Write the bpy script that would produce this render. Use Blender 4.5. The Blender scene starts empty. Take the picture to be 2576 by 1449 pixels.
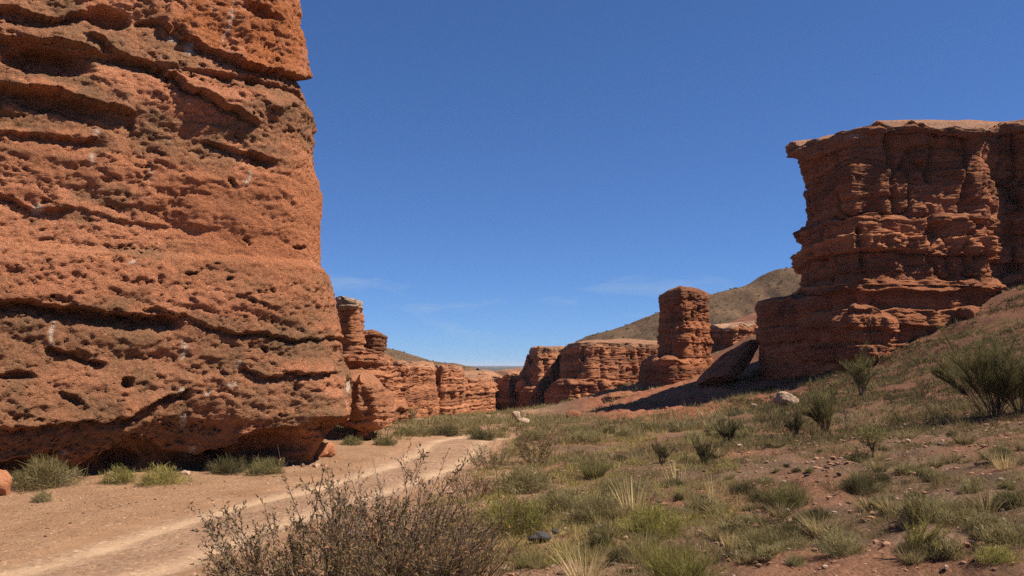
import bpy, math, random
import numpy as np
from mathutils import Vector
R = math.radians
rng = np.random.default_rng(7)
random.seed(7)
sc = bpy.context.scene
col = sc.collection

# ------------------------------------------------------------------ camera
LENS = 30.0
F = 2576 * LENS / 36.0            # focal length in pixels of a 2576 px wide picture
CX, CY, HOR = 1288.0, 724.5, 919.0
PITCH = math.atan((HOR - CY) / F)
cs, sn = math.cos(PITCH), math.sin(PITCH)
cam = bpy.data.cameras.new('camera'); cam.lens = LENS; cam.sensor_width = 36
cam.clip_start = 0.05; cam.clip_end = 40000
camo = bpy.data.objects.new('camera', cam); col.objects.link(camo)
camo.location = (0, 0, 0); camo.rotation_euler = (math.pi/2 + PITCH, 0, 0)
sc.camera = camo

# ------------------------------------------------------------------ sky, sun, exposure
SUN_EL = R(53); SUN_AZ = R(96)    # azimuth clockwise from +Y
S = Vector((math.cos(SUN_EL)*math.sin(SUN_AZ), math.cos(SUN_EL)*math.cos(SUN_AZ), math.sin(SUN_EL)))
w = bpy.data.worlds.new('World'); sc.world = w; w.use_nodes = True
nt = w.node_tree; nt.nodes.clear()
out = nt.nodes.new('ShaderNodeOutputWorld'); bg = nt.nodes.new('ShaderNodeBackground')
sky = nt.nodes.new('ShaderNodeTexSky'); sky.sky_type = 'NISHITA'; sky.sun_disc = False
sky.sun_elevation = SUN_EL; sky.sun_rotation = SUN_AZ
sky.altitude = 4000; sky.air_density = 1.0; sky.dust_density = 0.0; sky.ozone_density = 3.0
gm = nt.nodes.new('ShaderNodeGamma'); gm.inputs['Gamma'].default_value = .8
tint = nt.nodes.new('ShaderNodeMix'); tint.data_type = 'RGBA'; tint.blend_type = 'MULTIPLY'; tint.inputs[0].default_value = 1
tint.inputs[7].default_value = (.53, .82, 1.28, 1)         # the photograph's cool white balance
# faint thin clouds hanging low in the sky
tcw = nt.nodes.new('ShaderNodeTexCoord'); mpw = nt.nodes.new('ShaderNodeMapping'); mpw.inputs['Scale'].default_value = (4.0, 4.0, 15.0); mpw.inputs['Location'].default_value = (.15, .0, .35)
nzw = nt.nodes.new('ShaderNodeTexNoise'); nzw.inputs['Scale'].default_value = 1.9; nzw.inputs['Detail'].default_value = 9; nzw.inputs['Roughness'].default_value = .62; nzw.inputs['Distortion'].default_value = .7
sxyz = nt.nodes.new('ShaderNodeSeparateXYZ'); nt.links.new(tcw.outputs['Generated'], sxyz.inputs[0])
elv = nt.nodes.new('ShaderNodeMapRange'); elv.inputs['From Min'].default_value = .16; elv.inputs['From Max'].default_value = .10; nt.links.new(sxyz.outputs['Z'], elv.inputs['Value'])
mlw = nt.nodes.new('ShaderNodeMath'); mlw.operation = 'MULTIPLY'; nt.links.new(nzw.outputs['Fac'], mlw.inputs[0]); nt.links.new(elv.outputs[0], mlw.inputs[1])
rpw = nt.nodes.new('ShaderNodeValToRGB'); rpw.color_ramp.elements[0].position = .53; rpw.color_ramp.elements[1].position = .80
rpw.color_ramp.elements[0].color = (0, 0, 0, 1); rpw.color_ramp.elements[1].color = (.34, .34, .34, 1)
cir = nt.nodes.new('ShaderNodeMix'); cir.data_type = 'RGBA'; cir.inputs[7].default_value = (3.6, 4.4, 5.2, 1)
nt.links.new(tcw.outputs['Generated'], mpw.inputs['Vector']); nt.links.new(mpw.outputs[0], nzw.inputs['Vector'])
nt.links.new(mlw.outputs[0], rpw.inputs['Fac']); nt.links.new(rpw.outputs['Color'], cir.inputs[0])
nt.links.new(sky.outputs[0], gm.inputs['Color']); nt.links.new(gm.outputs[0], tint.inputs[6])
nt.links.new(tint.outputs[2], cir.inputs[6]); nt.links.new(cir.outputs[2], bg.inputs['Color'])
bg.inputs['Strength'].default_value = 0.082
nt.links.new(bg.outputs[0], out.inputs['Surface'])
sl = bpy.data.lights.new('sun', 'SUN'); sl.energy = 5.0; sl.angle = R(0.53); sl.color = (1.0, 0.93, 0.82)
so = bpy.data.objects.new('sun', sl); col.objects.link(so)
so.rotation_euler = (-S).to_track_quat('-Z', 'Y').to_euler(); so.location = S*100
sc.view_settings.view_transform = 'Standard'; sc.view_settings.look = 'None'
sc.view_settings.exposure = 0.66; sc.view_settings.gamma = 1.0
sc.view_settings.use_curve_mapping = False
sc.render.engine = 'CYCLES'
sc.cycles.use_denoising = False
sc.cycles.max_bounces = 5; sc.cycles.diffuse_bounces = 1; sc.cycles.transparent_max_bounces = 8

HAZE = 0.0001
# ------------------------------------------------------------------ helpers
def at(px, py, Y):
    a = (CY - py) / F
    z = Y*(a*cs + sn)/(cs - a*sn)
    f = Y*cs + z*sn
    return Vector(((px - CX)/F*f, Y, z))
def proj(P):
    f = P[..., 1]*cs + P[..., 2]*sn; u = -P[..., 1]*sn + P[..., 2]*cs
    return CX + F*P[..., 0]/f, CY - F*u/f
_pr = np.random.default_rng(11)
PERM = np.tile(_pr.permutation(256), 3).astype(np.int32)
_g = _pr.normal(size=(256, 3)); GR = (_g/np.linalg.norm(_g, axis=1)[:, None]).astype(np.float32)
def perlin(p):
    p = np.asarray(p, np.float32); sh = p.shape[:-1]; p = p.reshape(-1, 3)
    i = np.floor(p).astype(np.int32); f = p - i
    i &= 255
    u = f*f*f*(f*(f*6-15)+10)
    r = np.zeros(len(p), np.float32)
    for dx in (0, 1):
        wx = u[:, 0] if dx else 1-u[:, 0]
        a = PERM[i[:, 0]+dx]
        for dy in (0, 1):
            wy = u[:, 1] if dy else 1-u[:, 1]
            b = PERM[a + i[:, 1]+dy]
            for dz in (0, 1):
                wz = u[:, 2] if dz else 1-u[:, 2]
                g = GR[PERM[b + i[:, 2]+dz]]
                r += wx*wy*wz*(g[:, 0]*(f[:, 0]-dx)+g[:, 1]*(f[:, 1]-dy)+g[:, 2]*(f[:, 2]-dz))
    return (r*1.5).reshape(sh)
def fbm(p, o=4, gain=.5, lac=2.03):
    p = np.asarray(p, np.float32); a = 1.; t = 0.
    for k in range(o):
        t = t + a*perlin(p + 17.3*k); p = p*lac; a *= gain
    return t
def ridged(p, o=4, gain=.5):
    p = np.asarray(p, np.float32); a = 1.; t = 0.
    for k in range(o):
        t = t + a*(1-2*np.abs(perlin(p + 9.1*k))); p = p*2.03; a *= gain
    return t
def sst(a, b, x):
    t = np.clip((x-a)/(b-a), 0, 1); return t*t*(3-2*t)
def mk(name, V, faces, mat, parent=None, attrs=None, smooth=True, loc=None):
    """faces: list of int arrays (n,3) / (n,4); V in world coordinates, shifted to loc"""
    V = np.asarray(V, np.float64).reshape(-1, 3)
    if loc is not None: V = V - np.asarray(loc)
    me = bpy.data.meshes.new(name)
    me.vertices.add(len(V)); me.vertices.foreach_set('co', V.astype(np.float32).ravel())
    fl = [np.asarray(f, np.int32) for f in faces if len(f)]
    lv = np.concatenate([f.ravel() for f in fl])
    tot = np.concatenate([np.full(len(f), f.shape[1], np.int32) for f in fl])
    st = np.concatenate([[0], np.cumsum(tot)[:-1]]).astype(np.int32)
    me.loops.add(len(lv)); me.loops.foreach_set('vertex_index', lv)
    me.polygons.add(len(tot)); me.polygons.foreach_set('loop_start', st)
    me.polygons.foreach_set('use_smooth', np.full(len(tot), smooth))
    for k, a in (attrs or {}).items():
        at_ = me.attributes.new(k, 'FLOAT', 'POINT'); at_.data.foreach_set('value', np.asarray(a, np.float32).ravel())
    me.update(calc_edges=True); me.validate()
    me.materials.append(mat)
    o = bpy.data.objects.new(name, me); col.objects.link(o)
    if parent is not None: o.parent = parent
    elif loc is not None: o.location = loc
    return o
def tag(o, label=None, cat=None, group=None, kind=None):
    if label: o['label'] = label
    if cat: o['category'] = cat
    if group: o['group'] = group
    if kind: o['kind'] = kind
    return o
def empty(name, loc):
    o = bpy.data.objects.new(name, None); col.objects.link(o); o.location = loc; o.empty_display_size = .3
    return o
def grid_faces(nv, nu, closed):
    i = np.arange(nv-1)[:, None]; j = np.arange(nu if closed else nu-1)[None, :]
    j2 = (j+1) % nu
    return np.stack([i*nu+j, i*nu+j2, (i+1)*nu+j2, (i+1)*nu+j], -1).reshape(-1, 4)

# ------------------------------------------------------------------ materials
class NB:
    def __init__(s, name):
        s.m = bpy.data.materials.new(name); s.m.use_nodes = True; s.t = s.m.node_tree; s.t.nodes.clear()
        s.out = s.n('ShaderNodeOutputMaterial')
    def n(s, ty, **kw):
        x = s.t.nodes.new(ty)
        for k, v in kw.items():
            if k in x.inputs: s.set(x.inputs[k], v)
            else: setattr(x, k, v)
        return x
    def set(s, inp, v):
        if hasattr(v, 'is_output') or isinstance(v, bpy.types.NodeSocket): s.t.links.new(v, inp)
        else: inp.default_value = v
    def coord(s, scale=(1, 1, 1)):
        tc = s.n('ShaderNodeTexCoord'); m = s.n('ShaderNodeMapping'); s.set(m.inputs['Vector'], tc.outputs['Object'])
        m.inputs['Scale'].default_value = scale; return m.outputs[0]
    def noise(s, vec, scale, detail=4, rough=.55, dist=0.):
        x = s.n('ShaderNodeTexNoise'); s.set(x.inputs['Vector'], vec)
        x.inputs['Scale'].default_value = scale; x.inputs['Detail'].default_value = detail
        x.inputs['Roughness'].default_value = rough; x.inputs['Distortion'].default_value = dist
        return x.outputs['Fac']
    def ramp(s, fac, stops, interp='LINEAR'):
        x = s.n('ShaderNodeValToRGB'); cr = x.color_ramp; cr.interpolation = interp
        while len(cr.elements) < len(stops): cr.elements.new(.5)
        for e, (p, c) in zip(cr.elements, stops):
            e.position = p; e.color = (c if len(c) == 4 else (*c, 1)) if hasattr(c, '__len__') else (c, c, c, 1)
        s.set(x.inputs['Fac'], fac); return x.outputs['Color']
    def mix(s, fac, a, b, mode='MIX'):
        x = s.n('ShaderNodeMix', data_type='RGBA', blend_type=mode)
        s.set(x.inputs[0], fac)
        for k, v in ((6, a), (7, b)):
            s.set(x.inputs[k], v if not isinstance(v, tuple) or len(v) == 4 else (*v, 1))
        return x.outputs[2]
    def math(s, op, a, b=0., clamp=False):
        x = s.n('ShaderNodeMath', operation=op, use_clamp=clamp); s.set(x.inputs[0], a); s.set(x.inputs[1], b); return x.outputs[0]
    def attr(s, name):
        x = s.n('ShaderNodeAttribute', attribute_name=name); return x.outputs['Fac']
    def bump(s, h, strength, dist, normal=None):
        x = s.n('ShaderNodeBump'); s.set(x.inputs['Height'], h)
        x.inputs['Strength'].default_value = strength; x.inputs['Distance'].default_value = dist
        if normal is not None: s.set(x.inputs['Normal'], normal)
        return x.outputs[0]
    def finish(s, colr, normal=None, rough=.95, spec=.12):
        p = s.n('ShaderNodeBsdfPrincipled'); s.set(p.inputs['Base Color'], colr if not isinstance(colr, tuple) else (*colr, 1))
        p.inputs['Roughness'].default_value = rough; p.inputs['Specular IOR Level'].default_value = spec
        if normal is not None: s.set(p.inputs['Normal'], normal)
        s.t.links.new(p.outputs[0], s.out.inputs['Surface']); return s.m

def rock_mat(name, c_fresh, c_mid, c_dark, k=1.0, strata=0.5, grain=.5, bump=1.0, pale=(.62, .46, .33)):
    """k: how many times coarser than the near cliff (bigger k for things farther off)"""
    b = NB(name)
    o = b.coord()
    big = b.noise(o, .35/k, 6, .6, .6)
    st = b.noise(b.coord((.12/k, .12/k, 1.7/k)), 1.0, 5, .6, .3)
    f = b.math('ADD', b.math('MULTIPLY', big, 1-strata), b.math('MULTIPLY', st, strata))
    base = b.ramp(f, [(.33, c_dark), (.46, c_mid), (.60, c_fresh), (.72, c_mid)])
    base = b.mix(.85, base, b.ramp(b.math('ADD', b.attr('band'), .5), [(.0, (.50, .50, .52)), (.3, (.85, .83, .80)), (.5, (1, 1, 1)), (.75, (1.15, 1.12, 1.05)), (1., (1.40, 1.45, 1.45))]), 'MULTIPLY')
    base = b.mix(b.attr('warm'), base, (.58, .185, .06))
    pat = b.math('MULTIPLY', b.attr('patina'), b.ramp(b.noise(o, 1.1/k, 5, .65), [(.3, .25), (.62, 1.)]))
    base = b.mix(pat, base, c_dark)
    fine = b.noise(o, 13/k, 8, .78)
    base = b.mix(grain, base, b.ramp(fine, [(.28, .30), (.42, .78), (.58, 1.08), (.74, 1.55)]), 'MULTIPLY')
    vo = b.n('ShaderNodeTexVoronoi', feature='F1'); b.set(vo.inputs['Vector'], o); vo.inputs['Scale'].default_value = 24/k
    peb = b.ramp(vo.outputs['Color'], [(.0, .55), (.3, .95), (.82, 1.05), (.97, 1.7)])
    base = b.mix(grain*.7, base, peb, 'MULTIPLY')
    hole_shade = b.ramp(b.noise(b.coord((1, 1, 1.6)), 6./k, 6, .75), [(.30, .22), (.38, 1.)])  # shade of small holes painted as dark spots, no relief behind them
    base = b.mix(.6, base, hole_shade, 'MULTIPLY')
    pit = b.ramp(b.noise(b.coord((1, 1, 1.5)), 17./k, 4, .6), [(.30, .25), (.37, 1.), (.68, 1.), (.78, 1.5)])  # painted shade of tiny pits, with pale specks at the bright end
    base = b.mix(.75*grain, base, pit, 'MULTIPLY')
    pl = b.math('MULTIPLY', b.attr('pale'), b.ramp(b.noise(o, 4/k, 5, .7), [(.34, .0), (.5, 1.)]))
    base = b.mix(pl, base, pale)
    h = b.math('ADD', b.math('MULTIPLY', b.noise(o, 7/k, 8, .78), 1.0), b.math('MULTIPLY', b.noise(b.coord((1, 1, 2.0)), 22/k, 6, .75), .5))
    h = b.math('SUBTRACT', h, b.math('MULTIPLY', vo.outputs['Distance'], .12))
    n = b.bump(h, .9*bump, .16*k)
    return b.finish(base, n, .95, .1)

M = {}
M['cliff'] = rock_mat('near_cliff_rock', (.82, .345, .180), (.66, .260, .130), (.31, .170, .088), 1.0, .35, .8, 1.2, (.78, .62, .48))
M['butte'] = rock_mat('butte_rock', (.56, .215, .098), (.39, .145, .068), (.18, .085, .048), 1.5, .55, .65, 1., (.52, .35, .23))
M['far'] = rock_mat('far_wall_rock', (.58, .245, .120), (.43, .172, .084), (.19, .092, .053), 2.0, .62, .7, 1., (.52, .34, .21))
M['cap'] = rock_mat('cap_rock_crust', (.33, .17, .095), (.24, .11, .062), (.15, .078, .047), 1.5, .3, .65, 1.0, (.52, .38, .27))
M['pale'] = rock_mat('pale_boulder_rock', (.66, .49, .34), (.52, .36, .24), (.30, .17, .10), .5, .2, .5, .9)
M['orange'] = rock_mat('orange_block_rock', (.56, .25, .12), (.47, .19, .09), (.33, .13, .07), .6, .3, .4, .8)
M['dark'] = rock_mat('dark_stone', (.10, .085, .08), (.08, .07, .066), (.055, .048, .046), .3, .2, .4, .6)

# ------------------------------------------------------------------ terrain height
TC = [(0, 0, -1.72), (3, 4, -1.45), (6, 9, -1.33), (-6, 1, -2.2), (-7, 7, -2.4), (0, 6, -1.9), (2, 6, -1.72), (-12, 12, -2.45), (-3, 11, -2.4),
      (0, 11, -2.2), (4, 11, -1.78), (-9, 17, -2.4), (-4.5, 16, -2.42), (0, 17, -2.35), (6, 17, -1.75), (-3, 24, -2.5), (2, 24, -2.45), (7, 24, -1.95),
      (-16, 16, -2.3), (-10, 21, -2.35), (-25, 20, -2), (-40, 40, -2), (12, 2, .1), (14, 12, -.5), (24, 14, 1.5), (40, 20, 6), (0, -12, -1.4), (-14, -8, -2.2), (16, -10, .8)]
for (px, py, Y) in [(2576, 1073, 20), (2500, 1045, 22), (2570, 990, 26.5), (2540, 880, 36), (2576, 780, 46), (2490, 735, 54), (2420, 782, 49.5), (2300, 843, 49), (2200, 903, 48),
                    (2110, 925, 50), (1945, 955, 55), (2075, 1085, 24.5), (2165, 1000, 33), (1985, 1020, 31), (1850, 1050, 34), (1700, 1065, 38), (1600, 1080, 36), (1830, 1000, 52), (1760, 985, 57),
                    (1600, 1018, 62), (1500, 1034, 66), (1480, 1068, 40), (1310, 1060, 50), (1700, 960, 76), (1620, 970, 76), (1790, 905, 82), (1860, 880, 88), (1560, 985, 88), (1480, 1005, 92), (1390, 1035, 96), (1250, 1056, 105),
                    (1100, 1058, 85), (1000, 1052, 72), (930, 1068, 45), (900, 1098, 31), (1180, 1062, 62), (1230, 1058, 150), (1000, 1040, 130), (1600, 900, 130), (1900, 800, 110), (2400, 700, 75), (2576, 650, 75)]:
    p = at(px, py, Y); TC.append((p.x, p.y, p.z))
TC = np.array(TC)
def _phi(r2): return np.where(r2 > 0, r2*np.log(r2+1e-9)*.5, 0)
def _tps(P, lam=2.0):
    n = len(P); d2 = ((P[:, None, :2]-P[None, :, :2])**2).sum(-1)
    A = np.zeros((n+3, n+3)); A[:n, :n] = _phi(d2) + lam*np.eye(n); A[:n, n] = 1; A[:n, n+1:] = P[:, :2]; A[n, :n] = 1; A[n+1:, :n] = P[:, :2].T
    return np.linalg.solve(A, np.concatenate([P[:, 2], np.zeros(3)]))
TW = _tps(TC)
ROAD = None
def terr0(x, y):
    x = np.asarray(x, float); y = np.asarray(y, float); sh = np.broadcast(x, y).shape
    x = np.broadcast_to(x, sh).ravel(); y = np.broadcast_to(y, sh).ravel()
    z = np.zeros(len(x))
    for s in range(0, len(x), 20000):
        e = slice(s, s+20000); d2 = (x[e, None]-TC[None, :, 0])**2 + (y[e, None]-TC[None, :, 1])**2
        z[e] = _phi(d2) @ TW[:len(TC)] + TW[len(TC)] + TW[len(TC)+1]*x[e] + TW[len(TC)+2]*y[e]
    z = np.clip(z, -9, 14)
    dist = np.hypot(x*1.3, y-40)
    wgt = 1 - sst(100, 260, dist)
    return (z*wgt + (-6.0)*(1-wgt)).reshape(sh)
def ray_ground(px, py, fn=None):
    fn = fn or terr0
    up = (CY-py)/F; d = np.array([(px-CX)/F, cs-up*sn, sn+up*cs])
    t = np.concatenate([np.arange(2.5, 60, .03), np.arange(60, 160, .2)]); P = t[:, None]*d
    below = P[:, 2] < fn(P[:, 0], P[:, 1])
    k = np.argmax(below) if below.any() else len(t)-1
    return P[k]
# the road's two wheel tracks, traced on the ground
upt = np.array([ray_ground(*p)[:2] for p in [(0, 1422), (200, 1372), (400, 1315), (600, 1268), (800, 1225), (950, 1185), (1040, 1150), (1085, 1128), (1110, 1112), (1160, 1101)]])
lot = np.array([ray_ground(*p)[:2] for p in [(250, 1500), (450, 1440), (620, 1365), (790, 1290), (960, 1235), (1090, 1190), (1150, 1160), (1185, 1132), (1180, 1113), (1190, 1103)]])
ctr = (upt+lot)/2
d0 = ctr[0]-ctr[1]; d0 /= np.linalg.norm(d0)
ctr = np.concatenate([[ctr[0]+d0*14, ctr[0]+d0*7, ctr[0]+d0*3], ctr, [ctr[-1]+[.5, .5], ctr[-1]+[.6, 1.6], ctr[-1]+[.2, 3.]]])
def smooth_path(P, n, it=3, closed=False):
    P = np.asarray(P, float)
    for _ in range(it):
        if closed:
            Q = np.roll(P, -1, 0); P = np.stack([.75*P+.25*Q, .25*P+.75*Q], 1).reshape(-1, P.shape[1])
        else:
            a, b = P[:-1], P[1:]; P = np.concatenate([P[:1], np.stack([.75*a+.25*b, .25*a+.75*b], 1).reshape(-1, P.shape[1]), P[-1:]])
    Q = np.concatenate([P, P[:1]]) if closed else P
    s = np.concatenate([[0], np.cumsum(np.linalg.norm(np.diff(Q[:, :2], axis=0), axis=1))])
    t = np.linspace(0, s[-1], n, endpoint=not closed)
    return np.stack([np.interp(t, s, Q[:, k]) for k in range(P.shape[1])], 1)
RC = smooth_path(ctr, 420)
RHW = 1.55
def road_d(x, y):
    x = np.asarray(x, float); y = np.asarray(y, float); sh = x.shape; x = x.ravel(); y = y.ravel()
    r = np.full(len(x), 50.)
    m = (np.abs(x+4) < 16) & (y < 45) & (y > -14); idx = np.where(m)[0]
    for s in range(0, len(idx), 20000):
        e = idx[s:s+20000]
        r[e] = np.sqrt(((x[e, None]-RC[None, ::3, 0])**2+(y[e, None]-RC[None, ::3, 1])**2).min(1))
    return r.reshape(sh)
def rough(x, y):
    p = np.stack([x, y, np.zeros_like(x)], -1)
    rd = road_d(x, y); k = sst(1.2, 3.0, rd)
    right = sst(-2.5, 1.5, x - .02*y)
    tal = sst(2, 6, x-.06*(y-40))*sst(34, 46, y)*(1-sst(110, 150, y))
    return tal*(.28*fbm(p*.22+4, 3)+.14*fbm(p*.9+6, 3)+.10*ridged(p*np.array([.35, .9, 1])+2, 2)) + .05*fbm(p*.5, 3)*(.3+.7*k) + k*(.03+.05*right)*fbm(p*2.3+5, 3) + k*(.012+.02*right)*fbm(p*9+3, 2)
def terr(x, y):
    x = np.asarray(x, float); y = np.asarray(y, float); x, y = np.broadcast_arrays(x, y)
    rd = road_d(x, y)
    edge = RHW + .35*perlin(np.stack([x*.7, y*.7, 0*x], -1)) + .12*perlin(np.stack([x*2.7, y*2.7, 0*x], -1))
    return terr0(x, y) + rough(x, y) - .10*(1-sst(edge-.25, edge, rd))

# ------------------------------------------------------------------ ground and road
def axis(lo, marks, g, ends):
    """evenly stepped stretches [(to, step)...] from lo, then growing steps to both ends"""
    a = [lo]
    for to, st_ in marks: a += list(np.arange(a[-1]+st_, to, st_))
    st_ = marks[-1][1]
    while a[-1] < ends[1]: st_ *= g; a.append(a[-1]+st_)
    l_ = [lo]; st_ = marks[0][1]
    while l_[-1] > ends[0]: st_ *= g; l_.append(l_[-1]-st_)
    return np.array(l_[::-1][:-1]+a)
gx = axis(-14, [(-10, .35), (13, .17), (34, .38)], 1.09, (-7000, 7000))
gy = axis(4, [(21, .14), (62, .34), (112, .7)], 1.08, (-60, 12000))
GX, GY = np.meshgrid(gx, gy)
GZ = terr(GX, GY)
pp = np.stack([GX, GY, 0*GX], -1)
farm = sst(60, 300, np.hypot(GX, GY))
GZ = GZ + farm*1.2*fbm(pp*.012, 3)*(1-sst(1500, 5000, np.hypot(GX, GY)))
left = 1 - sst(-1.5, 2.5, GX - .04*(GY-15) + 1.2*fbm(pp*.4, 3))
red = sst(0, 4, GX-.05*GY)*sst(34, 44, GY)*(1-sst(110, 160, GY))
slope_dim = sst(10, 18, GX-.15*(GY-45))*sst(18, 30, GY)*(1-sst(90, 120, GY))  # where the soil colour carries the right slope's dim grazing light
red = np.maximum(red, (1-left)*.35*sst(-.1, .4, fbm(pp*.35+8, 3)))
gb = NB('desert_ground')
o = gb.coord()
sand = gb.ramp(gb.noise(o, .8, 6, .6, .4), [(.3, (.25, .135, .072)), (.5, (.32, .18, .10)), (.7, (.36, .21, .12))])
soil = gb.ramp(gb.noise(o, .9, 6, .65, .4), [(.3, (.10, .062, .038)), (.5, (.16, .095, .055)), (.7, (.22, .13, .078))])
redc = gb.ramp(gb.noise(o, .5, 6, .65, .4), [(.3, (.20, .076, .041)), (.5, (.30, .112, .058)), (.7, (.37, .15, .08))])
c = gb.mix(gb.attr('left'), soil, sand)
c = gb.mix(gb.attr('red'), c, redc)
c = gb.mix(gb.attr('slope_shade'), c, gb.ramp(gb.noise(o, .7, 6, .7, .4), [(.3, (.11, .052, .032)), (.5, (.17, .078, .045)), (.7, (.23, .105, .06))]))  # darker, redder soil: the slope's grazing light painted into the colour
farc = gb.ramp(gb.noise(gb.coord((.004, .02, .02)), 1., 6, .6), [(.3, (.075, .066, .052)), (.55, (.10, .085, .065)), (.7, (.16, .125, .09))])
c = gb.mix(gb.attr('far'), c, farc)
sp = gb.noise(o, 26, 5, .8); c = gb.mix(.8, c, gb.ramp(sp, [(.28, .35), (.45, .85), (.6, 1.05), (.76, 1.6)]), 'MULTIPLY')
vo = gb.n('ShaderNodeTexVoronoi', feature='F1'); gb.set(vo.inputs['Vector'], o); vo.inputs['Scale'].default_value = 22
c = gb.mix(.75, c, gb.ramp(vo.outputs['Color'], [(0, .45), (.35, .95), (.75, 1.), (.93, 1.5)]), 'MULTIPLY')
hh = gb.math('SUBTRACT', gb.noise(o, 18, 6, .75), gb.math('MULTIPLY', vo.outputs['Distance'], .5))
M['ground'] = gb.finish(c, gb.bump(hh, .7, .05), .97, .08)
ground = mk('ground', np.stack([GX, GY, GZ], -1), [grid_faces(len(gy), len(gx), False)], M['ground'], attrs={'left': left, 'red': red, 'far': farm, 'slope_shade': slope_dim})
tag(ground, kind='structure')

nr = 25
tang = np.gradient(RC, axis=0); tang /= np.linalg.norm(tang, axis=1)[:, None]
nrm = np.stack([tang[:, 1], -tang[:, 0]], 1)
lat = np.linspace(-1, 1, nr)*(RHW+.35)
RX = RC[:, None, 0] + nrm[:, None, 0]*lat; RY = RC[:, None, 1] + nrm[:, None, 1]*lat
latg = np.broadcast_to(lat, RX.shape)
p3 = np.stack([RX, RY, 0*RX], -1)
wob = .12*fbm(p3*.35+3, 2)
rut = np.exp(-((np.abs(latg+wob+.10*fbm(p3*2.2, 2))-.80)/.22)**2)
RZ = terr0(RX, RY) + rough(RX, RY) - .035 - .035*rut + .012*fbm(p3*3, 3)
rb = NB('dirt_road_dust'); o = rb.coord()
tr = rb.math('MULTIPLY', rb.attr('rut'), rb.ramp(rb.noise(o, .8, 5, .6), [(.25, .45), (.6, 1.)]))
grav = rb.ramp(rb.noise(o, 1.3, 6, .65), [(.3, (.25, .145, .085)), (.55, (.31, .185, .112)), (.7, (.36, .22, .138))])
c = rb.mix(tr, grav, rb.ramp(rb.noise(o, 2., 4, .6), [(.3, (.44, .285, .17)), (.7, (.52, .345, .21))]))
c = rb.mix(rb.math('SUBTRACT', 1., rb.math('MULTIPLY', tr, .75)), c, rb.mix(.8, c, rb.ramp(rb.noise(o, 26, 6, .82), [(.28, .3), (.44, .85), (.6, 1.08), (.74, 1.6)]), 'MULTIPLY'))
vr = rb.n('ShaderNodeTexVoronoi', feature='F1'); rb.set(vr.inputs['Vector'], o); vr.inputs['Scale'].default_value = 20
c = rb.mix(rb.math('SUBTRACT', .9, rb.math('MULTIPLY', tr, .7)), c, rb.mix(1., c, rb.ramp(vr.outputs['Color'], [(0, .40), (.35, .95), (.75, 1.05), (.93, 1.6)]), 'MULTIPLY'))
sandc = rb.ramp(rb.noise(o, .8, 6, .6, .4), [(.3, (.25, .135, .072)), (.5, (.32, .18, .10)), (.7, (.36, .21, .12))])
sandc = rb.mix(.8, sandc, rb.ramp(rb.noise(o, 26, 5, .8), [(.28, .35), (.45, .85), (.6, 1.05), (.76, 1.6)]), 'MULTIPLY')
c = rb.mix(rb.ramp(rb.math('ADD', rb.attr('verge'), rb.math('MULTIPLY', rb.math('SUBTRACT', rb.noise(o, 2.2, 6, .7), .5), 1.1)), [(.35, 0.), (.75, 1.)]), c, sandc)
M['road'] = rb.finish(c, rb.bump(rb.math('ADD', rb.noise(o, 20, 6, .8), rb.noise(rb.coord((1, 1, 1)), 3.5, 4, .6)), .6, .035), .97, .08)
road = mk('dirt_road', np.stack([RX, RY, RZ], -1), [grid_faces(len(RC), nr, False)], M['road'], attrs={'rut': rut, 'verge': sst(.85, 1.55, np.abs(latg))})
tag(road, kind='structure')

# ------------------------------------------------------------------ rock bodies
def strata1(z, seed, f):
    q = np.stack([z*f, np.full_like(z, seed*3.17), np.full_like(z, seed*1.3)], -1)
    return np.tanh(5*perlin(q)) + .6*np.tanh(5*perlin(q*2.6+4)) + .35*np.tanh(4*perlin(q*6.1))
def hsh(a, b_, seed):
    v = np.sin(a*12.9898+b_*78.233+seed*37.719)*43758.5453; return v-np.floor(v)
def beds(Sx, Z, h, l, seed):
    """broken beds: every bed and every block of a bed stands out by its own amount; returns offset -1..1, crack 0..1, colour -.5...5"""
    zz = Z/h; zz = zz + .9*perlin(np.stack([zz*.55, 0*zz+seed, 0*zz], -1))
    k = np.floor(zz); fz = zz-k
    ll = l*(.55+1.1*hsh(k, 3., seed)); q = Sx/ll + 13*hsh(k, 7., seed)
    q = q + .25*perlin(np.stack([Sx/l*1.7, zz*1.3, 0*zz+seed], -1))
    j = np.floor(q); fq = q-j
    off = (hsh(k, 1., seed)*2-1)*.75 + (hsh(k, j+20., seed)*2-1)*.55
    cr = np.maximum(1-sst(0, .13, np.minimum(fz, 1-fz)), .8*(1-sst(0, .09*l/ll, np.minimum(fq, 1-fq))))
    return off, cr, hsh(k, 5., seed)-.5
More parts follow.
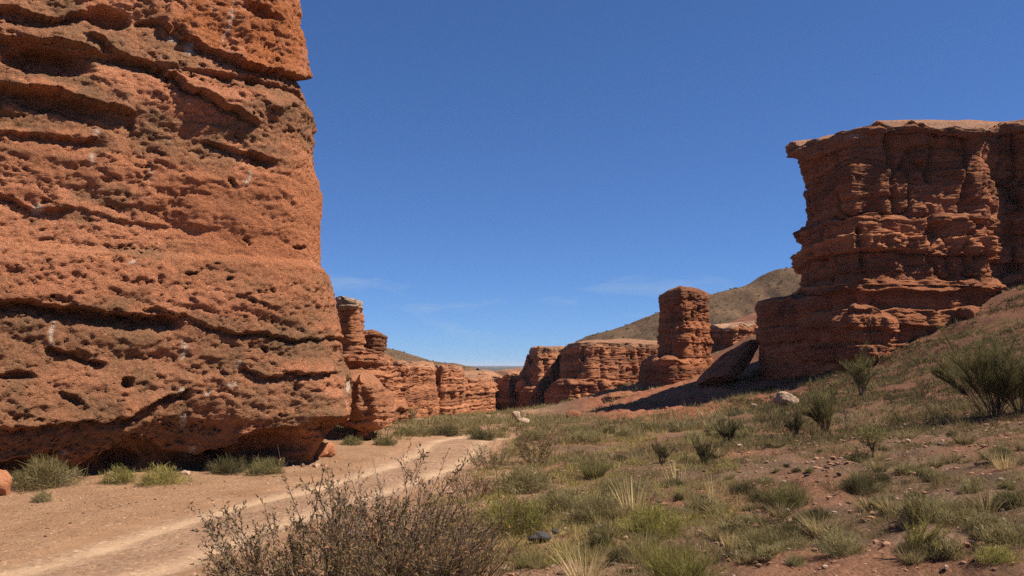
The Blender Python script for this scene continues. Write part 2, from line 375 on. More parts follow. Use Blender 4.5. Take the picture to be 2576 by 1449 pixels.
def rockdisp(P, Sx, sg, seed, big=1., st=1., flute=1., fine=1., pits=1.):
    """P (...,3) world; Sx metres along the wall; sg: characteristic size in metres"""
    Q = P/sg + seed*7.7
    wrp = fbm(Q*.5, 4)
    Zw = P[..., 2] + .22*sg*wrp; Sw = Sx + .30*sg*fbm(Q*.6+31, 4)
    o1, c1, b1 = beds(Sw, Zw, 1.5*sg, 3.0*sg, seed)
    o2, c2, b2 = beds(Sw, Zw, .50*sg, 1.3*sg, seed+3)
    o3, c3, b3 = beds(Sw, Zw, .20*sg, .8*sg, seed+8)
    d = big*(.42*fbm(Q*.2, 3) + .16*np.tanh(9*perlin(Q*np.array([.6, .6, .25])+2)))
    d = d + st*(.22*o1 + .105*o2 + .04*o3)
    d = d - st*(.16*c1 + .07*c2)
    Qv = Q*np.array([1.5, 1.5, .13]); Qv[..., 0] += .35*fbm(Q*.9, 2); fl = np.clip(.6+1.2*b1, .1, 1.2)
    d = d + flute*.13*ridged(Qv, 4, .6)*fl
    d = d - flute*.34*(1-sst(0, .07, np.abs(perlin(Q*np.array([.5, .5, .08])+11+.12*wrp[..., None]))))
    d = d + fine*.075*fbm(Q*2.4, 5, .7)
    d = d - pits*.12*sst(.3, .5, perlin(Q*np.array([1.7, 1.7, 3.4])+9+.8*wrp[..., None]))
    return d*sg, np.clip(.55*b1+.45*b2+.25*b3, -.5, .5)
def body(name, ctrl, nu, nv, zb, prof, mat, parent, seed=1, sg=1., it=1, dome=.15, cap_rows=9, kw=None, pale=0., patina=0., loc=(0, 0, 0), pale_top=0., topn=.3, inset=True):
    """ctrl: closed CCW list of (px, py_top, Y) ; prof: [(v, outward offset)]"""
    C = np.array([list(at(*c[:3]))+[at(c[0], c[3], c[2]).z if len(c) > 3 else zb] for c in ctrl])
    A = smooth_path(C, nu*6, it, True); nu = int(nu*.57)
    T = np.roll(A[:, :2], -1, 0)-np.roll(A[:, :2], 1, 0)
    wq = np.where((T[:, 1]*A[:, 0]-T[:, 0]*A[:, 1]) < 0, 1., .16); wq = np.convolve(np.pad(wq, 30, 'wrap'), np.ones(61)/61, 'valid')
    cw = np.concatenate([[0], np.cumsum(wq)]); tq = np.linspace(0, cw[-1], nu, endpoint=False); Aw = np.concatenate([A, A[:1]])
    A = np.stack([np.interp(tq, cw, Aw[:, c_]) for c_ in range(4)], 1); zb = A[None, :, 3]
    T = np.roll(A[:, :2], -1, 0)-np.roll(A[:, :2], 1, 0)
    k = max(1, nu//90)
    T = sum(np.roll(T, s, 0) for s in range(-k, k+1))
    T /= np.linalg.norm(T, axis=1)[:, None]; N = np.stack([T[:, 1], -T[:, 0], 0*T[:, 0]], 1)
    v = np.linspace(0, 1, nv)
    tn = topn*sg*(fbm(np.stack([A[:, 0], A[:, 1], 0*A[:, 0]], 1)/sg*.6+seed, 3) + .5*np.tanh(4*perlin(np.stack([A[:, 0], A[:, 1], 0*A[:, 0]], 1)/sg*.5+seed+3)))
    zt = A[:, 2] + tn
    Z = zb + v[:, None]*(zt[None]-zb)
    off = np.interp(v, [p[0] for p in prof], [p[1] for p in prof])
    B = np.zeros((nv, nu, 3)); B[..., :2] = A[None, :, :2] + N[None, :, :2]*off[:, None, None]; B[..., 2] = Z
    edge = 1 - .75*sst(.93, 1., v)[:, None]
    Sx = np.concatenate([[0], np.cumsum(np.linalg.norm(np.diff(A[:, :2], axis=0), axis=1))])
    D, bnd = rockdisp(B, np.broadcast_to(Sx, (nv, nu)), sg, seed, **(kw or {}))
    P = B + N[None]*(D*edge)[..., None]
    rows = [P]; last = P[-1]; cen = np.array([last[:, 0].mean(), last[:, 1].mean()])
    zc = np.average(zt)
    for r in range(1, cap_rows+1):
        t = (r/cap_rows)**1.3*.985
        q = last.copy(); q[:, :2] = last[:, :2]*(1-t)+cen*t
        q[:, 2] = last[:, 2]*(1-t) + zc*t + dome*sg*(1-(1-t)**2)*2 + .12*sg*fbm(np.stack([q[:, 0], q[:, 1], 0*q[:, 0]], 1)/sg*.9, 3)*min(1, t*5)
        rows.append(q[None])
    G = np.concatenate(rows, 0); nt_ = len(G)
    pat = np.full((nt_, nu), patina); pl = np.full((nt_, nu), pale)
    pl[:nv] += pale_top*sst(.9, 1., v)[:, None]; pl[nv:] += pale_top*.6; pat[nv:] = np.maximum(pat[nv:], .6)
    fcs = grid_faces(nt_, nu, True)
    return mk(name, G, [fcs], mat, parent, {'pale': np.clip(pl, 0, 1), 'patina': np.clip(pat, 0, 1), 'band': np.concatenate([bnd, np.zeros((nt_-nv, nu))])}, True, loc)

# ---- the near cliff at the left
def near_cliff():
    segs = [((-30, 4), (-17, 12.2), 26), ((-17, 12.2), (-11.2, 16.6), 90)]
    ctrlp = np.array([(-30, 4), (-17, 12.6), (-11.3, 16.9), (-7.4, 19.2), (-5.2, 20.3), (-4.25, 21.6), (-4.7, 24.0), (-6.6, 29), (-10, 36), (-30, 34), (-42, 16)], float)
    A0 = smooth_path(ctrlp, 3000, 3, True)
    s = np.concatenate([[0], np.cumsum(np.linalg.norm(np.diff(A0, axis=0), axis=1))])
    wgt = np.where((A0[:, 0] > -13.5) & (A0[:, 1] < 22.8) & (A0[:, 1] > 14), 1., .12); wgt[(A0[:, 1] >= 22.8) & (A0[:, 0] > -8)] = .45
    wgt[(A0[:, 0] < -14) & (A0[:, 1] > 30)] = .03
    cw = np.concatenate([[0], np.cumsum(wgt[1:]*np.diff(s))])
    nu = 470; tt = np.linspace(0, cw[-1], nu, endpoint=False)
    A = np.stack([np.interp(tt, cw, A0[:, k]) for k in range(2)], 1)
    dT = np.gradient(A0, axis=0); dT = np.stack([np.convolve(np.pad(dT[:, k], 40, 'wrap'), np.ones(81)/81, 'valid') for k in range(2)], 1)
    T = np.stack([np.interp(tt, cw, dT[:, k]) for k in range(2)], 1); T /= np.linalg.norm(T, axis=1)[:, None]
    N = np.stack([T[:, 1], -T[:, 0], 0*T[:, 0]], 1)
    z = np.concatenate([np.linspace(-3.3, 10.4, 400), np.linspace(10.8, 15, 16)]); nv = len(z)
    sil = [(-800, 660), (-200, 717), (0, 729), (40, 737), (110, 734), (160, 742), (196, 750), (204, 731), (235, 770), (265, 786), (330, 780), (380, 778), (420, 788), (470, 791), (560, 785), (600, 790),
           (650, 796), (668, 820), (700, 831), (740, 840), (820, 848), (900, 856), (950, 880), (1000, 888), (1045, 888), (1080, 868), (1110, 845), (1150, 812), (1200, 790), (1300, 780)]
    zs = np.array([at(870, p[0], 21.)[2] for p in sil])[::-1]; of = np.array([(p[1]-872)*21./F for p in sil])[::-1]
    off = np.interp(z, zs, of)
    B = np.zeros((nv, nu, 3)); B[..., :2] = A[None] + N[None, :, :2]*off[:, None, None]; B[..., 2] = z[:, None]
    px, py = proj(np.where(B[..., 1:2] < 5, np.array([-30., 5., 0.]), B))
    front = (B[..., 1] < 24)
    wv = 8*fbm(B*.9, 3) + 7*fbm(B*3.1+2, 4, .62)
    X = px + 12*fbm(B*1.6+4, 5, .62); Yp = py + wv
    D = np.zeros((nv, nu))
    def lip(pts, up, hup, dn, hdn, fade=40, soft=2.5, slope=0.):
        nonlocal D
        xs = [p[0] for p in pts]; ys = [p[1] for p in pts]
        yl = np.interp(X, xs, ys); t = Yp - yl
        amp = sst(xs[0]-fade if xs[0] > 5 else -900, xs[0]+2, X)*(1-sst(xs[-1]-2, xs[-1]+fade, X))*front
        mod = .75+.5*perlin(B*.8+xs[0])
        below = sst(-soft, soft, t)
        D += amp*mod*((1-below)*up*np.exp(np.minimum(t, 0)/hup) - below*dn*np.exp(-(np.maximum(t, 0)/hdn)**2))
    def cave(cx, cy, rx, ry, depth, rot=0., sharp=.45):
        nonlocal D
        a = R(rot); dx = X-cx; dy = Yp-cy
        u = (dx*math.cos(a)+dy*math.sin(a))/rx; v = (-dx*math.sin(a)+dy*math.cos(a))/ry
        r = np.sqrt(u*u+v*v)
        D -= depth*(1-sst(sharp, 1.05, r))*front
    # bedding ledges, traced one by one
    lip([(-300, 10), (0, 22), (120, 48), (215, 40)], .15, 60, .35, 26)
    cave(268, 50, 62, 34, .55, 10); cave(375, 62, 45, 12, .25, 5)
    lip([(-300, 85), (0, 92), (100, 98), (165, 108), (245, 128)], .22, 40, .15, 18, 20)
    cave(110, 150, 135, 38, .75, 10, .55)
    lip([(-300, 205), (0, 212), (150, 232), (330, 282)], .40, 45, .55, 38, 15)
    lip([(240, 92), (330, 148), (440, 188), (482, 222), (560, 262), (640, 305)], .34, 45, .22, 16, 25)
    lip([(430, 70), (520, 120), (640, 165), (700, 180), (790, 208)], .42, 60, .28, 20, 20)
    cave(640, 200, 26, 15, .35, 15); cave(560, 205, 40, 12, .22, 20); cave(455, 75, 22, 12, .25, 40); cave(665, 30, 60, 16, .3, 25)
    lip([(515, 352), (600, 372), (690, 402)], .10, 20, .2, 22, 20); cave(655, 402, 36, 16, .22, 10)
    lip([(-300, 322), (0, 330), (120, 340), (230, 352)], .12, 30, .28, 24, 40)
    lip([(0, 490), (80, 525), (150, 520)], .05, 30, .16, 20, 40)
    lip([(170, 520), (330, 560), (500, 570)], .06, 40, .06, 20, 80)
    lip([(-300, 748), (0, 752), (75, 757), (140, 775), (260, 785), (385, 790), (440, 802)], .26, 40, .55, 30, 30)
    lip([(390, 778), (560, 828), (640, 836), (750, 852), (870, 850)], .10, 22, .22, 9, 40)
    lip([(120, 872), (195, 895), (255, 912)], .14, 26, .30, 16, 18)
    cave(42, 948, 58, 13, .35, -3); cave(320, 968, 16, 20, .3); cave(180, 1004, 40, 12, .22, 20)
    lip([(620, 930), (655, 948), (710, 946), (735, 932), (790, 946), (835, 934)], .20, 26, .25, 15, 18)
    lip([(310, 1060), (350, 1040), (410, 1005), (470, 980)], .12, 26, .30, 18, 15)
    lip([(-300, 1072), (0, 1074), (90, 1078), (190, 1062), (300, 1052)], .14, 24, .30, 16, 60)
    lip([(-300, 1150), (0, 1162), (110, 1142), (185, 1176), (255, 1138), (330, 1092), (420, 1132), (500, 1148), (590, 1116), (640, 1090), (720, 1078), (800, 1052), (900, 1060)], .20, 30, .62, 60, 20, 4)
    cave(300, 1155, 60, 32, .5); cave(700, 1122, 105, 32, .55, -8); cave(560, 1150, 50, 16, .4)
    for k in range(20):                                   # smaller hollows
        cx, cy = random.uniform(0, 850), random.uniform(420, 1080)
        cave(cx, cy, random.uniform(6, 20), random.uniform(3, 8), random.uniform(.1, .26), random.uniform(-10, 30))
    for k in range(14):
        cave(random.uniform(380, 760), random.uniform(120, 330), random.uniform(4, 12), random.uniform(3, 7), random.uniform(.1, .22), random.uniform(20, 50))
    smooth_zone = sst(380, 470, Yp)*(1-sst(640, 760, Yp))*sst(330, 520, X)
    rgh = 1-.55*smooth_zone
    tilt = B.copy(); tilt[..., 2] = B[..., 2] + .18*B[..., 0]
    Sx = np.broadcast_to(np.concatenate([[0], np.cumsum(np.linalg.norm(np.diff(A, axis=0), axis=1))]), D.shape)
    wp = fbm(B*1.1+8, 5, .6); wp2 = fbm(B*3.0+1, 4, .62)
    o1, c1, b1 = beds(Sx+.5*wp, tilt[..., 2]+.30*wp, .95, 3.2, 2.)
    o2, c2, b2 = beds(Sx+.4*wp2, tilt[..., 2]+.20*wp+.06*wp2, .34, 1.1, 5.)
    o3, c3, b3 = beds(Sx+.2*wp2, tilt[..., 2]+.20*wp+.07*wp2, .13, .4, 9.)
    D += .20*fbm(B*.30, 3) + rgh*(.06*fbm(tilt*np.array([.7, .7, 1.5]), 3) + .045*o1 - .04*c1 + .03*o2 - .03*c2 + .012*o3 - .014*c3)
    D += rgh*.030*(fbm(B*3.2, 5, .72)) - rgh*.032*np.abs(fbm(tilt*np.array([2.2, 2.2, 4.5])+5, 4, .65))
    D -= rgh*(.075*sst(.38, .56, perlin(tilt*np.array([1.8, 1.8, 3.6])+9+.55*wp2[..., None])) + .04*sst(.36, .52, perlin(B*np.array([5, 5, 6.5])+1+.5*wp2[..., None])))
    D -= .06*(1-sst(0, .05, np.abs(perlin(tilt*np.array([.8, .8, .35])+3+.35*wp2[..., None]))))*rgh     # cracks
    P = B + N[None]*D[..., None]
    last = P[-1]; cen = last[:, :2].mean(0); rows = [P]
    for t in (.1, .25, .5, .75, .97):
        q = last.copy(); q[:, :2] = last[:, :2]*(1-t)+cen*t; q[:, 2] += .8*t+.2*perlin(q*.7); rows.append(q[None])
    G = np.concatenate(rows, 0)
    # weathered brown varnish on the upper beds, white mineral runs
    pat = .75*sst(-.15, .25, fbm(tilt*np.array([.35, .35, .9])+2, 4, .6)+.35*sst(420, 120, Yp)+.25*sst(760, 860, Yp)) + .12
    pat *= 1-.8*smooth_zone
    pat *= 1-.95*(sst(440, 600, X+.9*(150-Yp))*(1-sst(150, 215, Yp-.12*(X-640))))
    pat = np.where(front, pat, .5)
    pale = np.zeros_like(D)
    for (cx, cy, rx, ry) in [(248, 335, 6, 14), (232, 405, 7, 26), (430, 352, 5, 9), (372, 430, 4, 34), (620, 450, 5, 26), (333, 660, 12, 7), (132, 835, 8, 38), (462, 880, 8, 30), (470, 1060, 12, 22), (455, 985, 10, 18),
                             (160, 1140, 12, 6), (590, 975, 16, 8), (870, 990, 7, 40), (100, 520, 20, 16), (480, 1140, 14, 24), (525, 990, 14, 6), (440, 90, 24, 12), (475, 120, 12, 20), (578, 55, 4, 60), (600, 915, 6, 22)]:
        pale = np.maximum(pale, (1-sst(.4, 1.1, np.sqrt(((X-cx+.25*(Yp-cy))/rx)**2+((Yp-cy)/ry)**2)))*front)
    ex = np.zeros((5, nu))
    warm = .75*(sst(430, 600, X+.9*(150-Yp))*(1-sst(150, 215, Yp-.12*(X-640)))) * sst(-.5, .1, wp)
    warm = np.maximum(warm, .3*smooth_zone)*front
    bnd = np.clip(.5*b1+.35*b2+.25*b3, -.4, .4)*.55*rgh
    return mk('cliff', G, [grid_faces(len(G), nu, True)], M['cliff'], None, {'patina': np.concatenate([pat, ex+.6]), 'pale': np.concatenate([pale, ex]), 'warm': np.concatenate([warm, ex]), 'band': np.concatenate([bnd, ex])}, True, (-9., 20., -2.4))
tag(near_cliff(), 'huge rough red brown cliff with undercut base filling the left side beside the dirt road', 'cliff')

def thing(name, label, cat, px, py, Y, group=None):
    e = empty(name, at(px, py, Y)); tag(e, label, cat, group); return e

# ---- the overhanging block just behind the near cliff
t = thing('rock_outcrop', 'low bulging red rock with dark hollow underside, right behind the foot of the near cliff', 'rock outcrop', 930, 1090, 31)
L = tuple(t.location)
zb = at(930, 1100, 31).z
body('undercut_block', [(845, 950, 30), (880, 940, 28.5), (960, 965, 28.9), (988, 985, 31), (985, 965, 35), (900, 945, 36), (850, 940, 34)], 190, 150, zb-.2,
     [(0, -1.05), (.06, -.95), (.22, -.75), (.33, -.05), (.55, .12), (.85, 0), (1, -.25)], M['cliff'], t, 3, .6, kw=dict(big=1., st=.5, flute=.2, fine=.8), patina=.4, loc=L, dome=.3)
body('upper_ledge', [(850, 900, 32), (890, 880, 31), (975, 905, 31.7), (998, 915, 34), (990, 905, 38), (860, 890, 38)], 150, 90, at(900, 965, 32).z,
     [(0, 0), (.3, .12), (.5, -.05), (.7, .1), (1, -.1)], M['cliff'], t, 4, .45, kw=dict(big=1., st=1.1, flute=.3), patina=.25, loc=L)

# ---- pillars behind
t = thing('rock_pillar', 'pale topped square rock pillar rising just behind the near cliff', 'rock pillar', 878, 1000, 44); L = tuple(t.location)
body('shaft', [(835, 775, 46), (848, 768, 43), (892, 774, 42.4), (905, 775, 43.3), (907, 774, 46), (840, 768, 47)], 120, 130, at(870, 1000, 44).z, [(0, .8), (.35, .5), (.5, .42), (.52, .28), (.75, .12), (.92, .06), (1, .06)], M['far'], t, 6, .36,
     kw=dict(big=.7, flute=.8), patina=.1, loc=L, topn=.1)
body('cap', [(838, 752, 46), (848, 745, 42.8), (870, 748, 42.4), (905, 757, 42.6), (907, 757, 46), (840, 750, 47)], 100, 34, at(870, 780, 43).z, [(0, -.02), (.3, .08), (.8, .06), (1, -.06)], M['cap'], t, 7, .3,
     kw=dict(big=.8, st=.7), pale=.75, loc=L, topn=.2)
t = thing('rock_pillar', 'mushroom shaped round topped rock pillar left of the gorge', 'rock pillar', 935, 1000, 50); L = tuple(t.location)
body('base_ledges', [(870, 886, 50), (895, 878, 46), (965, 884, 46.5), (1000, 905, 49), (1000, 905, 54), (900, 890, 55)], 170, 130, at(930, 1060, 48).z, [(0, .55), (.35, .3), (.55, .3), (.57, .05), (.75, .1), (.77, -.2), (1, -.3)], M['far'], t, 8, .55,
     kw=dict(big=.9, st=1.3, flute=.6), patina=.1, loc=L)
body('head', [(888, 845, 49), (889, 838, 47.2), (930, 828, 46.6), (970, 836, 47.2), (976, 848, 49), (960, 840, 50.5), (910, 836, 50.5)], 120, 80, at(935, 893, 48).z, [(0, -.16), (.25, -.08), (.45, .05), (.8, .06), (.92, -.05), (1, -.22)], M['far'], t, 9, .34,
     kw=dict(big=.8, st=1., flute=.3), patina=.65, loc=L, dome=.25, topn=.1)

# ---- left wall of the gorge, block by block
def wall(name, label, ctrl, base, nu, nv, seed, sg, prof, cat='rock wall', mat='far', kw=None, loc=None, patina=.1, pale_top=.45, dome=.15, topn=.35):
    t = thing(name, label, cat, *base); L = tuple(t.location)
    prof = [(a_, b_*.5) for a_, b_ in prof]
    body('rock_face', ctrl, nu, nv, at(*base).z - .8, prof, M[mat], t, seed, sg, kw=kw, loc=L, patina=patina, pale_top=pale_top, dome=dome, topn=topn)
    return t, L
KW = dict(big=1.2, st=.8, flute=1.7, fine=1.1)
wall('rock_wall', 'layered red rock wall standing next to the mushroom shaped pillar', [(955, 918, 76), (975, 910, 70), (1010, 912, 69.5), (1045, 915, 72), (1090, 918, 75), (1096, 918, 82), (1060, 912, 88), (960, 908, 86)], (1030, 1048, 72), 220, 190, 11, .62,
     [(0, .7), (.4, .45), (.6, .35), (.62, .0), (.78, .05), (.8, -.2), (1, -.25)], kw=KW)
wall('rock_wall', 'notched layered red rock wall in the middle of the left gorge side', [(1096, 926, 90), (1099, 918, 83), (1130, 920, 84), (1163, 924, 86), (1168, 926, 94), (1130, 920, 98), (1080, 920, 96)], (1120, 1060, 83), 190, 180, 12, .62,
     [(0, .7), (.45, .4), (.62, .3), (.64, -.05), (.8, .0), (.82, -.2), (1, -.25)], kw=KW)
wall('rock_wall', 'lower red rock wall closing the left gorge side at its far end', [(1106, 950, 95), (1110, 946, 91), (1150, 945, 93), (1200, 948, 96), (1238, 950, 100), (1244, 948, 108), (1180, 944, 114), (1095, 944, 110)], (1170, 1068, 96), 220, 170, 13, .66,
     [(0, .8), (.35, .5), (.6, .3), (.73, .2), (.75, -.2), (.88, -.15), (.9, -.4), (1, -.45)], kw=KW, topn=.5)
wall('rock_wall', 'far broken rock rim seen through the gap of the gorge', [(1150, 945, 150), (1200, 938, 144), (1270, 940, 146), (1330, 932, 150), (1340, 934, 165), (1230, 936, 170), (1150, 940, 165)], (1240, 1000, 146), 190, 80, 14, 1.3,
     [(0, 1), (.5, .4), (1, -.6)], kw=dict(big=1.3, st=1.2, flute=1.), topn=.8)

# ---- right wall of the gorge
wall('rock_wall', 'dark shaded red rock wall at the right mouth of the gorge', [(1240, 962, 124), (1243, 955, 112), (1256, 945, 106), (1285, 945, 105), (1318, 950, 108), (1330, 950, 114), (1320, 945, 126)], (1270, 1060, 108), 180, 160, 15, .68,
     [(0, .7), (.5, .35), (.7, .25), (.72, -.05), (1, -.25)], kw=KW, topn=.5)
t, L = wall('rock_wall', 'flat topped red rock wall with small pinnacles on its left shoulder', [(1334, 882, 122), (1335, 876, 110), (1342, 873, 103), (1385, 875, 105), (1432, 876, 109), (1440, 876, 116), (1400, 872, 124)], (1370, 1052, 105), 220, 200, 16, .7,
     [(0, 1.5), (.20, 1.2), (.42, .95), (.44, .5), (.62, .3), (.64, .1), (.86, .0), (.88, -.12), (1, -.1)], kw=KW)
for k, (px, py, Y, wd) in enumerate([(1328, 890, 106, 7), (1316, 925, 105.5, 6)]):
    body('pinnacle', [(px-wd, py+6, Y), (px, py, Y-.8), (px+wd, py+4, Y), (px, py+4, Y+1.2)], 50, 70, at(px, 985, Y).z, [(0, .8), (.5, .35), (.8, .05), (1, -.12)], M['far'], t, 40+k, .32, kw=KW, loc=L, topn=.1)
body('base_step', [(1300, 990, 112), (1306, 978, 103), (1345, 972, 101), (1378, 985, 102), (1395, 985, 107), (1390, 975, 118), (1320, 970, 120)], 160, 100, at(1340, 1060, 103).z, [(0, .6), (.6, .25), (.62, .0), (.8, .05), (1, -.2)], M['far'], t, 17, .8, kw=KW, loc=L, patina=.1)
t, L = wall('rock_wall', 'broad banded red rock wall left of the rock tower', [(1416, 888, 120), (1419, 874, 104), (1428, 864, 94), (1470, 861, 92), (1550, 861, 94), (1630, 864, 96), (1690, 870, 99), (1700, 860, 112), (1560, 850, 124)], (1500, 1010, 92), 340, 230, 18, .72,
     [(0, 1.3), (.16, 1.0), (.28, .85), (.30, .4), (.5, .3), (.8, .12), (.9, .2), (.95, .1), (1, -.15)], kw=dict(big=1.2, st=.75, flute=2., fine=1.1), dome=.4, topn=.15)
body('base_step', [(1378, 985, 104), (1382, 962, 95), (1420, 952, 91), (1480, 950, 91), (1560, 962, 92), (1600, 960, 96), (1500, 945, 104)], 180, 90, at(1420, 1045, 95).z, [(0, .7), (.5, .3), (.52, .1), (.8, .15), (1, -.2)], M['far'], t, 19, .75, kw=KW, loc=L)
wall('rock_wall', 'low pale rimmed red rock wall between the tower and the big butte', [(1745, 832, 108), (1760, 826, 98), (1830, 820, 94), (1880, 816, 96), (1925, 814, 98), (1940, 812, 110), (1800, 815, 118)], (1830, 905, 95), 220, 140, 20, .9,
     [(0, 1.2), (.4, .5), (.7, -.2), (.82, -.1), (.84, .15), (1, .1)], kw=dict(big=1.2, st=.8, flute=1.2), pale_top=1.)

# ---- the rock tower
t = thing('rock_tower', 'freestanding square red rock tower with rounded cap on the right slope', 'rock tower', 1710, 965, 76); L = tuple(t.location)
body('shaft', [(1663, 765, 83), (1664, 762, 77), (1685, 762, 75), (1712, 760, 73.4), (1740, 758, 74.2), (1773, 762, 76.2), (1777, 765, 79), (1765, 760, 83), (1690, 760, 84)], 230, 210, at(1700, 935, 75).z,
     [(0, .40), (.22, .25), (.42, .12), (.44, .02), (.55, -.04), (.62, .10), (.64, .02), (.8, -.06), (.95, .0), (1, -.06)], M['butte'], t, 22, .62, kw=dict(big=1.5, st=.55, flute=2.2, fine=1.2), loc=L, topn=.05)
body('cap', [(1663, 744, 83), (1664, 738, 77), (1680, 730, 75), (1702, 722, 73.4), (1735, 720, 74), (1774, 730, 75.8), (1779, 742, 79), (1765, 735, 83.5), (1690, 728, 84.5)], 180, 60, at(1700, 774, 75).z,
     [(0, -.10), (.15, .06), (.6, .10), (.85, .04), (1, -.15)], M['butte'], t, 23, .55, kw=dict(big=.9, st=.6, flute=.6), loc=L, patina=.7, dome=.3, topn=.15)
body('plinth', [(1618, 912, 86), (1620, 900, 78), (1640, 898, 73.5), (1700, 900, 71.5), (1760, 908, 73.5), (1790, 900, 78), (1770, 890, 88), (1680, 890, 90)], 220, 100, at(1660, 985, 73).z,
     [(0, .7), (.5, .4), (.8, .3), (.9, .2), (1, -.15)], M['butte'], t, 24, .7, kw=dict(big=1., st=.8, flute=.6), loc=L, patina=.2)

# ---- the big butte at the right
t = thing('rock_butte', 'tall red rock butte with overhanging pale cap on the right slope', 'rock butte', 2150, 930, 50); L = tuple(t.location)
KB = dict(big=.95, st=.62, flute=2.3, fine=1.1, pits=1.)
BK = [(2950, 64), (2500, 67), (2160, 66)]
body('upper_tier', [(2028, 385, 60), (2030, 372, 55.5), (2070, 362, 52), (2128, 338, 48.4), (2170, 330, 48.5), (2250, 326, 48.8), (2350, 322, 49.3), (2425, 330, 49.6), (2462, 340, 49.9), (2474, 340, 51), (2490, 335, 55), (2640, 315, 53), (2900, 300, 51)]+[(x, 330, y) for x, y in BK],
     520, 260, at(2200, 566, 50).z, [(0, -.25), (.05, -.2), (.10, .05), (.3, .05), (.5, .1), (.75, .02), (.9, .1), (1, .05)], M['butte'], t, 31, .95, kw=KB, loc=L, topn=.12, pale_top=.6, patina=.25)
body('middle_tier', [(2016, 575, 60), (2020, 575, 55), (2060, 562, 51.5), (2134, 548, 47.9), (2190, 545, 48.1), (2300, 546, 48.5), (2420, 540, 49), (2472, 540, 49.3), (2486, 540, 50.5), (2500, 540, 54.5), (2640, 540, 52.5), (2900, 540, 50.6)]+[(x, 550, y) for x, y in BK],
     480, 190, at(2200, 725, 50).z, [(0, .2), (.06, .12), (.15, .0), (.45, .0), (.47, -.06), (.6, .0), (.9, .08), (1, -.05)], M['butte'], t, 32, .95, kw=KB, loc=L, topn=.15)
body('lower_tier', [(1988, 748, 60), (1992, 738, 55), (2030, 722, 51.0), (2085, 715, 48.4), (2140, 708, 47.6), (2240, 712, 47.9), (2350, 712, 48.3), (2440, 706, 48.7), (2500, 705, 49.2), (2515, 700, 53), (2640, 690, 51.6), (2900, 680, 50)]+[(x, 700, y) for x, y in BK],
     480, 230, at(2110, 960, 49).z, [(0, -.2), (.12, .1), (.2, .2), (.22, .45), (.36, .4), (.39, -.05), (.55, .05), (.57, .45), (.72, .3), (.75, -.3), (.90, -.2), (.93, .12), (1, -.05)], M['butte'], t, 33, .95,
     kw=dict(big=.9, st=.7, flute=.6, fine=1.), loc=L, topn=.2)
body('front_buttress', [(2088, 800, 51), (2096, 785, 48.0), (2130, 775, 46.2), (2190, 776, 45.8), (2235, 790, 46.4), (2262, 800, 48), (2200, 790, 52)], 230, 150, at(2150, 940, 47).z,
     [(0, -.6), (.14, -.3), (.25, .15), (.42, .2), (.45, -.15), (.68, -.05), (.71, .25), (.86, .2), (1, -.2)], M['butte'], t, 34, .65, kw=dict(big=1., st=.8, flute=.5), loc=L, dome=.3, patina=.15)
body('left_shoulder', [(1907, 764, 61), (1910, 758, 57.5), (1945, 754, 54), (2010, 750, 51.2), (2070, 746, 49.4), (2098, 746, 49.0), (2120, 746, 53), (2060, 746, 62)], 260, 190, at(1990, 985, 53).z,
     [(0, -.5), (.1, -.2), (.25, .08), (.5, .12), (.74, .05), (.76, .15), (1, .05)], M['butte'], t, 35, .8, kw=dict(big=.7, st=.8, flute=.6, fine=.8), loc=L, topn=.18)
body('cap', [(1983, 372, 57, 392), (1986, 364, 55, 398), (2020, 358, 53.0, 404), (2078, 350, 50.6, 392), (2104, 336, 49.0, 372), (2128, 322, 48.7, 350), (2190, 313, 48.5, 338), (2330, 309, 48.6, 332), (2400, 318, 48.7, 340), (2450, 322, 48.9, 345), (2486, 320, 50, 342), (2500, 318, 54, 340), (2576, 303, 53, 330), (2700, 296, 52.4, 325), (2900, 290, 50.6, 320), (2950, 290, 64, 330), (2500, 315, 67, 340), (2160, 330, 66, 350), (2010, 360, 60, 390)],
     460, 40, 0, [(0, -.25), (.12, -.02), (.4, .12), (.8, .1), (1, -.05)], M['butte'], t, 36, .7, kw=dict(big=1.1, st=.9, flute=1.2, fine=1.3), loc=L, patina=.45, pale=.12, pale_top=.4, topn=.4)

# ------------------------------------------------------------------ hills
def hill(name, ridge, Y0, depth, base, mat, seed):
    """a rounded ridge: its crest runs through the given pixels at distance Y0"""
    cr = np.array([list(at(px, py, Y0)) for px, py in ridge])
    nx, ny = 170, 60
    xs = np.linspace(cr[0, 0], cr[-1, 0], nx); cz = np.interp(xs, cr[:, 0], cr[:, 2])
    ker = np.ones(9)/9; cz = np.convolve(np.pad(cz, 4, 'edge'), ker, 'valid')
    t = np.linspace(-1, 1, ny)
    Xg, Tg = np.meshgrid(xs, t)
    Yg = Y0 + Tg*depth
    prof = np.where(Tg < 0, (1-np.abs(Tg)**1.25), 1-Tg**2)
    Zg = base + (cz[None]-base)*prof
    q = np.stack([Xg, Yg, 0*Xg], -1)
    Zg = Zg + .35*fbm(q*.12+seed, 4)*(prof > .02) - 1.5*np.abs(fbm(q*np.array([.13, .03, 1])+seed, 3))*sst(0, .3, prof)*(1-sst(.8, 1., prof))
    o = mk(name, np.stack([Xg, Yg, Zg], -1), [grid_faces(ny, nx, False)], mat); tag(o, kind='structure'); return Xg, Yg, Zg
hb = NB('hill_scree'); o = hb.coord()
hc = hb.ramp(hb.noise(o, .12, 6, .65, .3), [(.3, (.085, .054, .031)), (.5, (.135, .081, .044)), (.7, (.20, .118, .062))])
hc = hb.mix(.85, hc, hb.ramp(hb.noise(o, 1.6, 5, .8), [(.3, .35), (.48, .9), (.7, 1.3)]), 'MULTIPLY')
M['hill'] = hb.finish(hc, hb.bump(hb.noise(o, .9, 6, .7), .7, .6), .97, .08)
